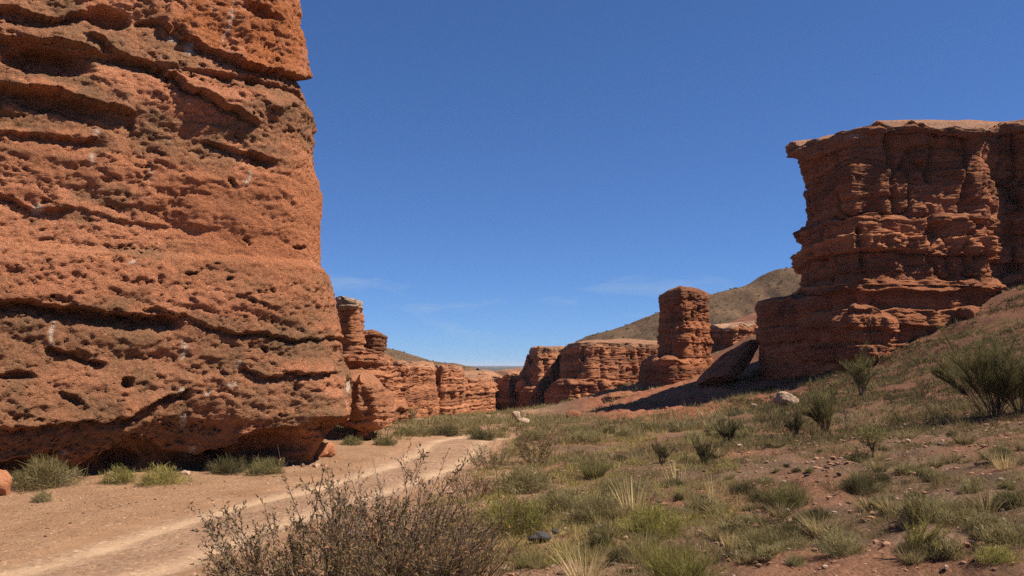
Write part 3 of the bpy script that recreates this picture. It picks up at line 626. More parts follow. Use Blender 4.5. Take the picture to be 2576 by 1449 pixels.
HILLS = [hill('hill', [(1350, 960), (1420, 875), (1445, 862), (1475, 843), (1560, 825), (1640, 792), (1720, 762), (1780, 742), (1890, 716), (1930, 688), (1958, 672), (2000, 680), (2060, 690), (2200, 640), (2400, 640)], 160, 62, -6, M['hill'], 1),
         hill('hill', [(860, 860), (930, 860), (972, 874), (1000, 882), (1040, 896), (1075, 906), (1110, 914), (1150, 919), (1200, 926)], 190, 70, -7, M['hill'], 2)]

# ------------------------------------------------------------------ boulders
def ico(sub):
    import bmesh
    bm = bmesh.new(); bmesh.ops.create_icosphere(bm, subdivisions=sub, radius=1)
    V = np.array([v.co[:] for v in bm.verts]); Fc = np.array([[v.index for v in f.verts] for f in bm.faces]); bm.free(); return V, Fc
ICO = {k: ico(k) for k in (1, 2, 4, 5)}
def boulder_np(seed, sub, cuts=9, n=.16):
    V, Fc = ICO[sub]; r = np.random.default_rng(seed); P = V.copy()
    for k in range(cuts):
        d = r.normal(size=3); d /= np.linalg.norm(d); h = r.uniform(.5, .85)
        s = P@d; P = P - np.maximum(s-h, 0)[:, None]*d*.92
    P = P*(1 + n*fbm(P*1.3+seed, 3)[:, None] + (.35*n*fbm(P*5+seed, 3)[:, None] if sub > 2 else 0))
    return P, Fc
def rot3(v, rx, ry, rz):
    from mathutils import Euler
    return v @ np.array(Euler((rx, ry, rz)).to_matrix()).T
def boulder(name, label, px, py, wpx, hpx, mat, seed, cat='boulder', rot=(0, 0, 0), depth=.8, sub=4, Y=None, sink=.18, pale=0., group=None):
    g = ray_ground(px, py, terr) if Y is None else np.array(at(px, py, Y))
    s = np.linalg.norm(g)/F*1.0; a, c = wpx*s/2*1.15, hpx*s/2*1.2
    P, Fc = boulder_np(seed, sub); P = rot3(P*np.array([a, a*depth, c]), *rot)
    P = P + g + np.array([0, a*depth*.6, c*(1-2*sink)])
    ob = mk(name, P, [Fc], mat, None, {'pale': np.full(len(P), pale), 'patina': np.full(len(P), .3)}, True, tuple(g))
    return tag(ob, label, cat, group)
boulder('boulder', 'large split boulder with pale right end, lying alone on the right slope', 1985, 1022, 56, 38, M['pale'], 3, rot=(0, .1, .3), sub=5)
boulder('rock', 'small pale rock just left of the split boulder', 1898, 1026, 16, 10, M['pale'], 5, cat='rock')
boulder('boulder', 'pale upright stone topping the heap at the mouth of the gorge', 1297, 1060, 22, 26, M['pale'], 8, rot=(0, .3, 0))
boulder('boulder', 'pale flat stone at the right of the heap at the gorge mouth', 1316, 1066, 30, 15, M['pale'], 9)
boulder('boulder', 'dark red boulder resting high on the right slope below the butte', 2448, 802, 56, 30, M['butte'], 12)
boulder('boulder', 'orange boulder cut by the left picture edge beside the road', -4, 1248, 40, 58, M['orange'], 14)
boulder('boulder', 'bright orange block lying under the overhang at the cliff corner', 795, 1152, 62, 42, M['orange'], 15, rot=(0, -.3, .2))
boulder('boulder', 'small orange block at the tip of the cliff overhang', 826, 1150, 30, 40, M['orange'], 16)
boulder('boulder', 'low orange lump in the shade under the cliff overhang', 712, 1168, 90, 26, M['orange'], 17)
boulder('boulder', 'low red lump at the bottom of the talus left of the leaning slab', 1447, 1052, 40, 22, M['far'], 18)
boulder('boulder', 'flat red ledge rock half buried in the talus below the tower', 1550, 1006, 80, 20, M['far'], 19, rot=(0, -.12, 0))
boulder('rock', 'dark grey slab stone on the gravel in front of the bushes', 1357, 1364, 52, 22, M['dark'], 21, cat='rock')
boulder('rock', 'small dark stone right of the dark grey slab stone', 1398, 1342, 18, 12, M['dark'], 22, cat='rock')
boulder('rock', 'pale stone lying right of the green broom at the bottom', 1848, 1402, 24, 15, M['pale'], 23, cat='rock')
boulder('rock', 'whitish stone peeking out among the bushes in the middle', 1541, 1290, 18, 16, M['pale'], 24, cat='rock')
boulder('rock', 'white pebble lying alone on the road at the bend', 1192, 1121, 7, 6, M['pale'], 25, cat='rock', sub=2)
boulder('rock', 'reddish white stone on the gravel near the bottom centre', 1545, 1412, 16, 14, M['pale'], 26, cat='rock', sub=2)
boulder('rock', 'flat pinkish stone at the right picture edge', 2545, 1262, 36, 12, M['orange'], 27, cat='rock')
# the slab that leans against the slope beneath the butte
P, Fc = boulder_np(31, 5, 16, .07)
a0, a1 = np.array(at(1768, 978, 56)), np.array(at(1888, 872, 59)); ax = a1-a0; Ls = np.linalg.norm(ax); ax /= Ls
e1 = np.cross([0, 1, 0], ax); e1 /= np.linalg.norm(e1); e2 = np.cross(ax, e1)
Q = ((a0+a1)/2) + P[:, :1]*ax*Ls*.66 + P[:, 1:2]*e2*1.7 + P[:, 2:]*e1*.95
o_, c_, _ = beds(Q@ax+.15*fbm(Q*1.2, 3), Q@e1+.12*fbm(Q*.9, 3), .5, 1.6, 4)
Q = Q + (.13*o_-.10*c_)[:, None]*(-e2 if e2[1] > 0 else e2) + .06*fbm(Q*2.2, 4)[:, None]*e1
tag(mk('rock_slab', Q, [Fc], M['butte'], None, {'patina': np.full(len(Q), .2)}, True, tuple(a0)), 'big dark rock slab leaning on the slope left of the butte', 'rock slab')

# pebbles: too many to count
def pebbles(name, N, xr, yr, sz, mat, seed, keep):
    r = np.random.default_rng(seed)
    x = r.uniform(*xr, N); y = yr[0]+(yr[1]-yr[0])*r.random(N)**1.6
    k = keep(x, y); x, y = x[k], y[k]; n = len(x)
    V, Fc = boulder_np(seed, 1, 4, .2)
    s = sz[0]+(sz[1]-sz[0])*r.random(n)**3
    s = s*(1+y/30)
    a = r.uniform(0, 6.28, n); sc3 = np.stack([s*r.uniform(.7, 1.4, n), s*r.uniform(.7, 1.4, n), s*r.uniform(.4, .8, n)], 1)
    W = V[None]*sc3[:, None]
    W = np.stack([W[..., 0]*np.cos(a)[:, None]-W[..., 1]*np.sin(a)[:, None], W[..., 0]*np.sin(a)[:, None]+W[..., 1]*np.cos(a)[:, None], W[..., 2]], -1)
    W = W + np.stack([x, y, terr(x, y)+s*.15], 1)[:, None]
    Fa = (Fc[None]+(np.arange(n)*len(V))[:, None, None]).reshape(-1, 3)
    tint = np.repeat(r.random(n), len(V))
    return tag(mk(name, W, [Fa], mat, None, {'tint': tint}, False), 'loose reddish gravel scattered over the ground', 'gravel', kind='stuff')
pb = NB('gravel_stones')
pc = pb.ramp(pb.attr('tint'), [(0, (.07, .05, .045)), (.25, (.20, .10, .06)), (.5, (.33, .16, .09)), (.82, (.36, .20, .12)), (1., (.46, .34, .26))])
M['gravel'] = pb.finish(pc, pb.bump(pb.noise(pb.coord(), 40, 4, .7), .5, .01), .95, .15)
rbm = NB('rubble_stones'); M['rubble'] = rbm.finish(rbm.ramp(rbm.attr('tint'), [(0, (.12, .055, .035)), (.5, (.24, .10, .055)), (1, (.34, .16, .09))]), None, .95, .1)
pebbles('gravel', 7000, (-2, 16), (4.5, 24), (.010, .045), M['gravel'], 5, lambda x, y: (road_d(x, y) > 1.9) & (x < .62*y+2) & (x > -.45*y))
pebbles('gravel', 6000, (-13, 2), (6, 24), (.004, .022), M['gravel'], 6, lambda x, y: ((np.abs(road_d(x, y)-.8) > .28) | (x*7919 % 1 > .8)) & (x > -.66*y-1))

pebbles('rubble', 1600, (2, 28), (38, 62), (.008, .05), M['rubble'], 8, lambda x, y: x > 5+.05*y)
pebbles('rubble', 900, (-12, -3), (15.5, 23), (.012, .07), M['gravel'], 9, lambda x, y: (road_d(x, y) > 2.2) & (np.abs(y-(22.3+.62*(x+4))) < 1.1))
# ------------------------------------------------------------------ plants
def leaf_mat(name, stops, trans=.35, jit=.35):
    b = NB(name); stops = [(p_, tuple(v_*1.35 for v_ in c_)) for p_, c_ in stops]
    oi = b.n('ShaderNodeObjectInfo')
    f = b.math('ADD', b.attr('tint'), b.math('MULTIPLY', b.math('SUBTRACT', oi.outputs['Random'], .5), jit), True)
    c = b.ramp(f, stops)
    p = b.n('ShaderNodeBsdfDiffuse'); b.set(p.inputs['Color'], c)
    t = b.n('ShaderNodeBsdfTranslucent'); b.set(t.inputs['Color'], c)
    m = b.n('ShaderNodeMixShader'); m.inputs[0].default_value = trans
    b.t.links.new(p.outputs[0], m.inputs[1]); b.t.links.new(t.outputs[0], m.inputs[2]); b.t.links.new(m.outputs[0], b.out.inputs['Surface'])
    return b.m
M['sage'] = leaf_mat('sage_leaves', [(0, (.10, .072, .030)), (.35, (.18, .145, .062)), (.7, (.245, .20, .092)), (1, (.33, .265, .135))])
M['green'] = leaf_mat('green_stems', [(0, (.068, .055, .022)), (.4, (.13, .115, .045)), (.75, (.19, .165, .066)), (1, (.27, .215, .095))])
M['lime'] = leaf_mat('yellow_green_leaves', [(0, (.11, .09, .03)), (.4, (.215, .188, .055)), (.75, (.30, .255, .08)), (1, (.38, .29, .105))])
M['darkg'] = leaf_mat('dark_stems', [(0, (.05, .038, .02)), (.4, (.085, .07, .032)), (.75, (.12, .105, .046)), (1, (.18, .14, .07))])
M['brown'] = leaf_mat('brown_twigs', [(0, (.075, .05, .033)), (.4, (.14, .095, .06)), (.75, (.20, .14, .085)), (1, (.27, .19, .12))])
M['straw'] = leaf_mat('dry_straw', [(0, (.30, .20, .085)), (.5, (.46, .33, .155)), (1, (.58, .45, .24))])
M['mixed'] = leaf_mat('steppe_tufts', [(0, (.10, .064, .032)), (.2, (.16, .115, .052)), (.45, (.195, .152, .07)), (.65, (.22, .175, .09)), (.85, (.30, .215, .105)), (1, (.44, .30, .135))])
M['yellow'] = leaf_mat('yellow_green_grass', [(0, (.13, .10, .035)), (.35, (.23, .19, .06)), (.65, (.31, .25, .09)), (.85, (.42, .31, .125)), (1, (.55, .40, .18))])
M['wood'] = leaf_mat('grey_wood', [(0, (.07, .048, .036)), (.5, (.17, .12, .088)), (1, (.34, .27, .21))], 0.)
M['leafy'] = leaf_mat('small_dark_leaves', [(0, (.06, .05, .02)), (.18, (.10, .08, .034)), (.4, (.20, .13, .062)), (.7, (.31, .175, .092)), (1, (.44, .17, .09))])
def ribbons(B, Dv, L, W, segs=3, bend=None, r=None, taper=.25):
    """curved strips: B base (n,3), Dv direction (n,3), L length, W width, bend (n,3) added quadratically"""
    n = len(B); r = r or rng
    side = np.cross(Dv, r.normal(size=(n, 3))); side /= np.linalg.norm(side, axis=1)[:, None]+1e-9
    t = np.linspace(0, 1, segs+1)
    C = B[:, None]+Dv[:, None]*(L[:, None]*t)[..., None]
    if bend is not None: C = C + bend[:, None]*(t**2)[None, :, None]*L[:, None, None]
    wd = W[:, None]*(1-(1-taper)*t)[None]*.5
    V = np.stack([C-side[:, None]*wd[..., None], C+side[:, None]*wd[..., None]], 2)     # n,seg+1,2,3
    k = np.arange(segs)*2; q = np.stack([k, k+1, k+3, k+2], -1)
    Fq = (q[None]+(np.arange(n)*(segs+1)*2)[:, None, None]).reshape(-1, 4)
    return V.reshape(-1, 3), Fq
def unit(v): return v/(np.linalg.norm(v, axis=-1, keepdims=True)+1e-9)
def merge(parts):
    Vs, Fs, Ts = [], [], []; k = 0
    for V, Fq, T in parts:
        Vs.append(V); Fs.append(Fq+k); Ts.append(T); k += len(V)
    return np.concatenate(Vs), np.concatenate(Fs), np.concatenate(Ts)
# all plant generators work at height 1 (unit plant), z up, base at the origin
def g_broom(seed, n=900, spread=.45, base=.06, stemw=.012, lean=(0, 0), nst=14, tuft=.45, low=.35):
    r = np.random.default_rng(seed); n = int(n*2.6); nst = int(nst*1.7)
    az = r.uniform(0, 6.28, nst); sp = spread*r.random(nst)**.6
    tip = np.stack([np.cos(az)*sp+lean[0], np.sin(az)*sp+lean[1], r.uniform(.5, .86, nst)], 1)
    b0 = np.stack([np.cos(az)*base*r.random(nst), np.sin(az)*base*r.random(nst), np.full(nst, -.04)], 1)
    Ls = np.linalg.norm(tip-b0, axis=1); Ds = unit(tip-b0); be = r.normal(size=(nst, 3))*.20+np.array([r.normal()*.12, r.normal()*.12, -.05])
    ws = r.uniform(.5, 1.1, nst)*stemw*1.3
    wv, wf = ribbons(b0, Ds, Ls, ws, 4, be, r, .3); w2, wf2 = ribbons(b0, Ds, Ls, ws, 4, be, r, .3)
    k = r.integers(0, nst, n); t = low+(1-low)*r.random(n)**.8
    B = b0[k]+Ds[k]*(Ls[k]*t)[:, None]+be[k]*(Ls[k]*t*t)[:, None]
    D = unit(Ds[k]*.7 + r.normal(size=(n, 3))*np.array([.5, .5, .22]) + np.array([0, 0, .35]))
    Ln = tuft*.62*r.uniform(.25, 1, n)*(1.2-t*.45)
    fv, ff = ribbons(B, D, Ln, stemw*r.uniform(.22, .5, n), 1, None, r)
    tn = np.repeat(np.clip(r.normal(.45, .2, n)+.4*perlin(B*3+seed), 0, 1), 4)
    return merge([(wv, wf, np.full(len(wv), .3)), (w2, wf2, np.full(len(w2), .25))]), (fv, ff, tn)
def g_cushion(seed, n=1100, width=1.3, w=.02, ln=.28, flat=1.):
    r = np.random.default_rng(seed); n = int(n*2.2); w = w*.62; ln = ln*.6
    d = unit(r.normal(size=(n, 3))); d[:, 2] = np.abs(d[:, 2])
    rad = r.uniform(.12, 1, n)**.5
    lob = 1+.45*fbm(d*1.9+seed, 3)
    C = d*rad[:, None]*lob[:, None]*np.array([width*.47, width*.47, .74])
    D = unit(d*np.array([1, 1, .5])*.7+np.array([0, 0, .7])+r.normal(size=(n, 3))*.55)
    L = ln*r.uniform(.3, 1.3, n)*np.where(r.random(n) < .06, 1.8, 1)
    V, Fq = ribbons(C-D*L[:, None]*.4, D, L, w*r.uniform(.6, 1.2, n), 1, None, r)
    V[:, 2] = np.maximum(V[:, 2], -.02)
    tn = np.repeat(np.clip(.45+.2*r.normal(size=n)+.55*perlin(C*2.2+seed), 0, 1), 4)
    m = 90; b = np.zeros((m, 3)); b[:, :2] = r.normal(size=(m, 2))*.10*width; b[:, 2] = -.03
    dd = unit(np.stack([r.normal(size=m)*.6*width, r.normal(size=m)*.6*width, r.uniform(.4, 1, m)], 1))
    wv, wf = ribbons(b, dd, r.uniform(.4, .8, m), np.full(m, w*1.1), 3, r.normal(size=(m, 3))*.15, r, .3)
    return (wv, wf, np.repeat(r.uniform(.1, .9, m), 8)), (V, Fq, tn)
def g_tuft(seed, n=160, spread=.5, w=.014, droop=.3, base=.12):
    r = np.random.default_rng(seed)
    az = r.uniform(0, 6.28, n); s = spread*r.random(n)**.7
    B = np.stack([np.cos(az)*base*np.sqrt(r.random(n)), np.sin(az)*base*np.sqrt(r.random(n)), np.full(n, -.02)], 1)
    D = unit(np.stack([np.cos(az)*s, np.sin(az)*s, np.ones(n)], 1))
    bend = np.stack([np.cos(az), np.sin(az), np.full(n, -.5)], 1)*(droop*r.random(n))[:, None]
    V, Fq = ribbons(B, D, r.uniform(.45, 1.05, n), w*r.uniform(.6, 1.2, n), 3, bend, r, .15)
    return None, (V, Fq, np.repeat(np.clip(r.normal(.5, .22, n), 0, 1), 8))
def g_twig(seed, width=1.9, nmain=46, nleaf=20000, leaf=.012, sub=7, twig=6, lift=.45):
    """branching, half bare shrub with small leaves"""
    r = np.random.default_rng(seed); P = []; lb = []; ld = []
    az = r.uniform(0, 6.28, nmain); s = np.sqrt(r.random(nmain))
    b0 = np.stack([np.cos(az)*s*width*.17, np.sin(az)*s*width*.17, np.full(nmain, -.05)], 1)
    d = unit(np.stack([np.cos(az)*s*width*.55, np.sin(az)*s*width*.55, r.uniform(.55, 1.1, nmain)], 1))
    L = r.uniform(.5, .95, nmain); bend = np.stack([d[:, 0]*.1, d[:, 1]*.1, .15*np.ones(nmain)], 1)+r.normal(size=(nmain, 3))*.14
    P.append((*ribbons(b0, d, L, r.uniform(.012, .02, nmain), 5, bend, r, .4), np.repeat(r.uniform(.05, .45, nmain), 12)))
    def pts(b, d, L, bend, k, t): return b[k]+d[k]*(L[k]*t)[:, None]+bend[k]*(L[k]*t*t)[:, None]
    m = nmain*sub; k = np.repeat(np.arange(nmain), sub); t = r.uniform(.2, 1, m)
    b1 = pts(b0, d, L, bend, k, t); d1 = unit(d[k]+r.normal(size=(m, 3))*.55+np.array([0, 0, .25])); L1 = r.uniform(.15, .42, m); be1 = r.normal(size=(m, 3))*.18+np.array([0, 0, .12])
    P.append((*ribbons(b1, d1, L1, r.uniform(.006, .010, m), 4, be1, r, .4), np.repeat(r.uniform(.1, .6, m), 10)))
    q = m*twig; k2 = np.repeat(np.arange(m), twig); t2 = r.uniform(.15, 1, q)
    b2 = pts(b1, d1, L1, be1, k2, t2); d2 = unit(d1[k2]+r.normal(size=(q, 3))*.5+np.array([0, 0, .3])); L2 = r.uniform(.05, .18, q); be2 = r.normal(size=(q, 3))*.2
    P.append((*ribbons(b2, d2, L2, r.uniform(.003, .006, q), 2, be2, r, .4), np.repeat(r.uniform(.1, .8, q), 6)))
    kk = r.integers(0, q, nleaf); tl = r.random(nleaf)
    lc = pts(b2, d2, L2, be2, kk, tl); ldv = unit(d2[kk]+r.normal(size=(nleaf, 3))*.7)
    cl = .5+.5*perlin(lc*4+seed)
    keepm = r.random(nleaf) < np.clip(cl*1.25, .15, 1); lc = lc[keepm]; ldv = ldv[keepm]; n2 = len(lc)
    V, Fq = ribbons(lc, ldv, leaf*r.uniform(.7, 1.5, n2), leaf*r.uniform(.35, .6, n2), 1, None, r, .5)
    tn = np.clip(.28+.5*perlin(lc*3.3+seed+7)+r.normal(size=n2)*.22+.2*lc[:, 2], 0, 1)
    return merge(P), (V, Fq, np.repeat(tn, 4))
def squash(g, sx, sy, sz=1.):
    s = np.array([sx, sy, sz]); return tuple(None if q is None else (q[0]*s, q[1], q[2]) for q in g)
def plant_at(px, py, hpx, gen, name, label, cat, leafm, woodm='wood', group=None, wide=1., rz=None, parts=('stems', 'foliage'), deep=None):
    g = ray_ground(px, py, terr); s = hpx*np.linalg.norm(g)/F
    rz = random.uniform(0, 6.28) if rz is None else rz
    wood, leaf = gen
    c_, s_ = math.cos(rz), math.sin(rz)
    def tf(V):
        V = V*s*np.array([wide, deep or wide, 1]); V = np.stack([V[:, 0]*c_-V[:, 1]*s_, V[:, 0]*s_+V[:, 1]*c_, V[:, 2]], 1)
        return V + g
    root = empty(name, tuple(g)); tag(root, label, cat, group)
    if wood is not None: mk(parts[0], tf(wood[0]), [wood[1]], M[woodm], root, {'tint': wood[2]}, True, tuple(g))
    mk(parts[1], tf(leaf[0]), [leaf[1]], M[leafm], root, {'tint': leaf[2]}, True, tuple(g))
    return root
SH = 'shrub'
# the shrub in the foreground
plant_at(845, 1560, 285, g_twig(3, 2.45, 60, 26000, .026, 8, 7), 'shrub', 'large half bare dark shrub in the foreground beside the road, full of reddish twigs', SH, 'leafy', 'wood', rz=.4)
plant_at(1060, 1560, 240, g_twig(9, 1.6, 55, 9000, .02, 9, 10), 'shrub', 'dead grey branched shrub at the right of the foreground thicket', SH, 'leafy', 'brown', rz=1.4)
plant_at(985, 1480, 255, g_twig(5, 1.6, 36, 16000, .021, 8, 7), 'shrub', 'taller leafy dark shrub at the back of the foreground thicket', SH, 'leafy', 'wood', rz=2.2)
# along the foot of the near cliff
plant_at(112, 1222, 78, g_cushion(1, 1900, 1.9, .022, .42), 'shrub', 'bushy grey green sagebrush at the foot of the cliff near the left edge', SH, 'sage')
plant_at(300, 1214, 48, g_cushion(2, 900, 1.8, .03, .4), 'shrub', 'yellow green low shrub under the cliff, left one of two', SH, 'lime')
plant_at(405, 1216, 56, g_cushion(3, 1200, 2.3, .026, .4), 'shrub', 'yellow green low shrub under the cliff, right one of two', SH, 'lime')
plant_at(575, 1190, 50, g_cushion(4, 1100, 2.0, .028, .5), 'shrub', 'dark green shrub under the cliff, left one of two touching', SH, 'darkg')
plant_at(665, 1193, 46, g_cushion(5, 1200, 2.4, .028, .5), 'shrub', 'dark green shrub under the cliff, right one of two touching', SH, 'green')
plant_at(104, 1264, 34, g_cushion(6, 500, 1.3, .04, .4), 'shrub', 'small lone grey tuft on the bare sand by the road at left', SH, 'sage')
# beyond the bend
plant_at(1038, 1096, 32, g_cushion(7, 900, 2.4, .045, .4), 'shrub', 'grey sage clump left of the road bend, left one of two', SH, 'sage')
plant_at(1120, 1096, 38, g_cushion(8, 1100, 2.5, .045, .4), 'shrub', 'grey sage clump left of the road bend, right one of two', SH, 'darkg')
plant_at(1212, 1110, 38, g_cushion(9, 1100, 1.9, .045, .4), 'shrub', 'dark green round shrub at the right side of the road bend', SH, 'darkg')
plant_at(1248, 1104, 34, g_cushion(71, 900, 2.2, .05, .4), 'shrub', 'grey green bush right behind the dark round shrub at the bend', SH, 'sage')
plant_at(1190, 1092, 22, g_cushion(72, 700, 2.6, .06, .4), 'shrub', 'low green bush where the road vanishes', SH, 'green')
plant_at(1035, 1058, 40, g_broom(2, 500, .6, .12, .035, nst=10), 'shrub', 'light green upright shrub in front of the left gorge wall', SH, 'green')
plant_at(885, 1120, 28, g_cushion(10, 600, 2.2, .05, .5), 'shrub', 'low green tuft under the bulging rock, left one of two', SH, 'green')
plant_at(968, 1120, 28, g_cushion(11, 600, 2.4, .05, .5), 'shrub', 'low green tuft under the bulging rock, right one of two', SH, 'green')
# thicket right of the road
plant_at(1345, 1165, 78, g_twig(21, 1.3, 26, 4500, .034, 7, 5), 'shrub', 'dark brown twiggy shrub crowning the thicket right of the road bend', SH, 'leafy', 'brown')
plant_at(1230, 1180, 66, g_twig(22, 2.0, 30, 4500, .036, 6, 5), 'shrub', 'brown twiggy shrub at the road edge, nearest the bend', SH, 'sage', 'brown')
plant_at(1190, 1260, 84, g_twig(23, 1.6, 30, 4500, .028, 6, 5), 'shrub', 'brown twiggy shrub at the road edge behind the foreground thicket', SH, 'leafy', 'brown')
plant_at(1320, 1235, 74, g_cushion(24, 1900, 2.2, .03, .35), 'shrub', 'olive grey bush in the middle of the thicket right of the road', SH, 'sage')
plant_at(1290, 1338, 112, g_cushion(25, 3000, 1.75, .018, .30), 'shrub', 'large yellow green bush right of the foreground shrub', SH, 'lime', 'brown')
plant_at(1408, 1290, 78, g_cushion(26, 2200, 1.9, .022, .3), 'shrub', 'blue grey sage bush behind the yellow green bush', SH, 'sage')
plant_at(1500, 1302, 72, g_cushion(27, 2200, 1.9, .022, .3), 'shrub', 'blue grey sage bush beside the whitish stone', SH, 'sage')
plant_at(1495, 1200, 52, g_tuft(28, 500, .9, .022, .3, .4), 'shrub', 'green grassy broom standing alone on bare red soil', SH, 'green', parts=('stems', 'blades'))
plant_at(1640, 1345, 92, g_cushion(29, 2800, 2.0, .018, .36), 'shrub', 'broad olive green bush with straw stalks behind it', SH, 'lime', 'brown')
plant_at(1560, 1252, 60, g_cushion(30, 1500, 2.0, .024, .3), 'shrub', 'pale grey sage bush behind the tall straw stalks', SH, 'sage')
# upright brooms on the right slope
plant_at(1665, 1165, 56, g_broom(31, 500, .45, .1, .035, nst=10), 'shrub', 'dark upright broom shrub, leftmost on the right slope', SH, 'darkg')
plant_at(1772, 1166, 62, g_broom(32, 700, .55, .12, .035, nst=12), 'shrub', 'dark bushy broom shrub, second from the left on the right slope', SH, 'darkg')
plant_at(1832, 1118, 74, g_broom(33, 700, .33, .08, .03, nst=12), 'shrub', 'tall brownish broom shrub below the shadow of the leaning slab', SH, 'darkg', 'brown')
plant_at(2000, 1100, 74, g_broom(34, 600, .28, .08, .03, nst=10), 'shrub', 'narrow dark green broom shrub below the split boulder', SH, 'darkg')
plant_at(2078, 1086, 108, g_broom(35, 1100, .36, .05, .02, nst=14), 'shrub', 'tall orange tinged broom shrub right of the split boulder', SH, 'green', 'brown')
plant_at(2168, 1000, 118, g_broom(36, 700, .24, .05, .018, nst=9), 'shrub', 'slim tall green broom against the foot of the butte', SH, 'green')
plant_at(2505, 1045, 180, g_broom(37, 2400, .40, .07, .012, nst=22), 'shrub', 'biggest green broom shrub, near the right picture edge', SH, 'green', 'brown')
plant_at(2478, 1040, 172, g_broom(38, 500, .10, .03, .012, lean=(-.42, 0), nst=7, low=.62), 'shrub', 'leaning branch like broom shrub left of the biggest broom', SH, 'green', 'brown', rz=0)
plant_at(2570, 1040, 150, g_broom(39, 1200, .4, .07, .014, nst=14), 'shrub', 'green broom shrub cut by the right picture edge', SH, 'darkg', 'brown')
def g_tree(seed):
    r = np.random.default_rng(seed)
    b = np.array([[0, 0, -.03], [.03, 0, -.03], [0, .02, .2], [.02, 0, .2], [0, 0, .18]]); tp = np.array([[.03, 0, .42], [-.05, .02, .45], [.22, .1, .6], [-.24, -.05, .62], [.02, .2, .65]])
    wv, wf = ribbons(b, unit(tp-b), np.linalg.norm(tp-b, axis=1), np.array([.075, .06, .045, .045, .045]), 4, r.normal(size=(5, 3))*.12, r, .5)
    w2, wf2 = ribbons(b, unit(tp-b), np.linalg.norm(tp-b, axis=1), np.array([.075, .06, .045, .045, .045]), 4, r.normal(size=(5, 3))*.12, r, .5)
    n = 1300; d = unit(r.normal(size=(n, 3))); C = d*(r.random(n)**.4)[:, None]*np.array([.5, .5, .3])*(1+.3*perlin(d*2+seed))[:, None]+[0, 0, .68]
    V, Fq = ribbons(C, unit(d+r.normal(size=(n, 3))*.6+[0, 0, .4]), r.uniform(.06, .16, n), r.uniform(.012, .024, n), 2, None, r)
    return merge([(wv, wf, np.full(len(wv), .15)), (w2, wf2, np.full(len(w2), .2))]), (V, Fq, np.repeat(np.clip(r.normal(.5, .2, n), 0, 1), 6))
plant_at(2196, 1150, 74, g_tree(3), 'small_tree', 'tiny green tree with forked dark trunk on the gravel slope', 'tree', 'green', parts=('trunk', 'crown'))
plant_at(2130, 1086, 58, g_twig(41, .9, 9, 60, .03, 5, 3), 'shrub', 'bare dead twig shrub right of the tall orange tinged broom', SH, 'brown', 'wood')
# straw
plant_at(1592, 1290, 108, g_tuft(51, 70, .55, .020, .15, .25), 'grass_tuft', 'tall straw coloured grass stalks in the middle of the bushes', 'grass', 'straw', parts=('stems', 'blades'))
plant_at(1800, 1275, 88, g_tuft(52, 30, .22, .030, .1, .2), 'grass_tuft', 'narrow bunch of tall straw stalks right of the olive bush', 'grass', 'straw', parts=('stems', 'blades'))
plant_at(1705, 1215, 70, g_tuft(53, 60, .7, .024, .2, .5), 'grass_tuft', 'wide bunch of straw stalks below the leftmost dark broom', 'grass', 'straw', parts=('stems', 'blades'))
plant_at(1838, 1390, 62, g_tuft(54, 140, .35, .028, .2, .18), 'grass_tuft', 'dense straw tuft beside the pale stone', 'grass', 'straw', parts=('stems', 'blades'))
plant_at(1470, 1475, 118, g_tuft(55, 110, .6, .016, .3, .22), 'grass_tuft', 'dry yellow grass tuft at the bottom picture edge', 'grass', 'straw', parts=('stems', 'blades'))
plant_at(1512, 1345, 50, g_tuft(56, 50, .25, .03, .1, .15), 'grass_tuft', 'small pale straw tuft in front of the blue grey sage', 'grass', 'straw', parts=('stems', 'blades'))
plant_at(2530, 1180, 46, g_tuft(57, 90, .7, .04, .3, .4), 'grass_tuft', 'spread straw tuft near the right picture edge', 'grass', 'straw', parts=('stems', 'blades'))
# foreground right
plant_at(1715, 1478, 112, g_broom(61, 3200, .95, .5, .014, nst=60, tuft=.5, low=.1), 'shrub', 'fresh green broom spreading at the bottom picture edge', SH, 'lime', 'green')
plant_at(1325, 1426, 44, g_tuft(62, 420, .9, .025, .4, .5), 'shrub', 'small green tuft on red gravel near the bottom edge', SH, 'green', parts=('stems', 'blades'))
plant_at(1935, 1398, 92, g_cushion(63, 3000, 2.3, .018, .4), 'shrub', 'wide grey sage bush right of the pale stone', SH, 'sage')
plant_at(2312, 1400, 92, g_broom(64, 900, .45, .1, .022, nst=12, tuft=.35), 'shrub', 'yellow flowering plant on the dark slope at lower right', SH, 'lime', 'green')
plant_at(2510, 1412, 40, g_cushion(65, 1400, 2.4, .04, .3), 'shrub', 'bright lime green cushion plant at the lower right edge', SH, 'lime', 'green')
plant_at(2165, 1235, 50, g_cushion(66, 1400, 2.0, .03, .5), 'shrub', 'dark olive clump on the gravel below the tiny tree', SH, 'darkg')
plant_at(2120, 1395, 60, g_cushion(67, 1600, 2.0, .025, .4), 'shrub', 'grey green clump between the wide sage and the yellow plant', SH, 'sage')
plant_at(1980, 1270, 62, g_cushion(68, 1600, 2.0, .024, .4), 'shrub', 'olive clump uphill from the wide grey sage', SH, 'green', 'straw')
plant_at(2400, 1310, 62, g_cushion(69, 1800, 2.6, .024, .4), 'shrub', 'wide dull green clump on the dark slope above the yellow plant', SH, 'sage', 'brown')

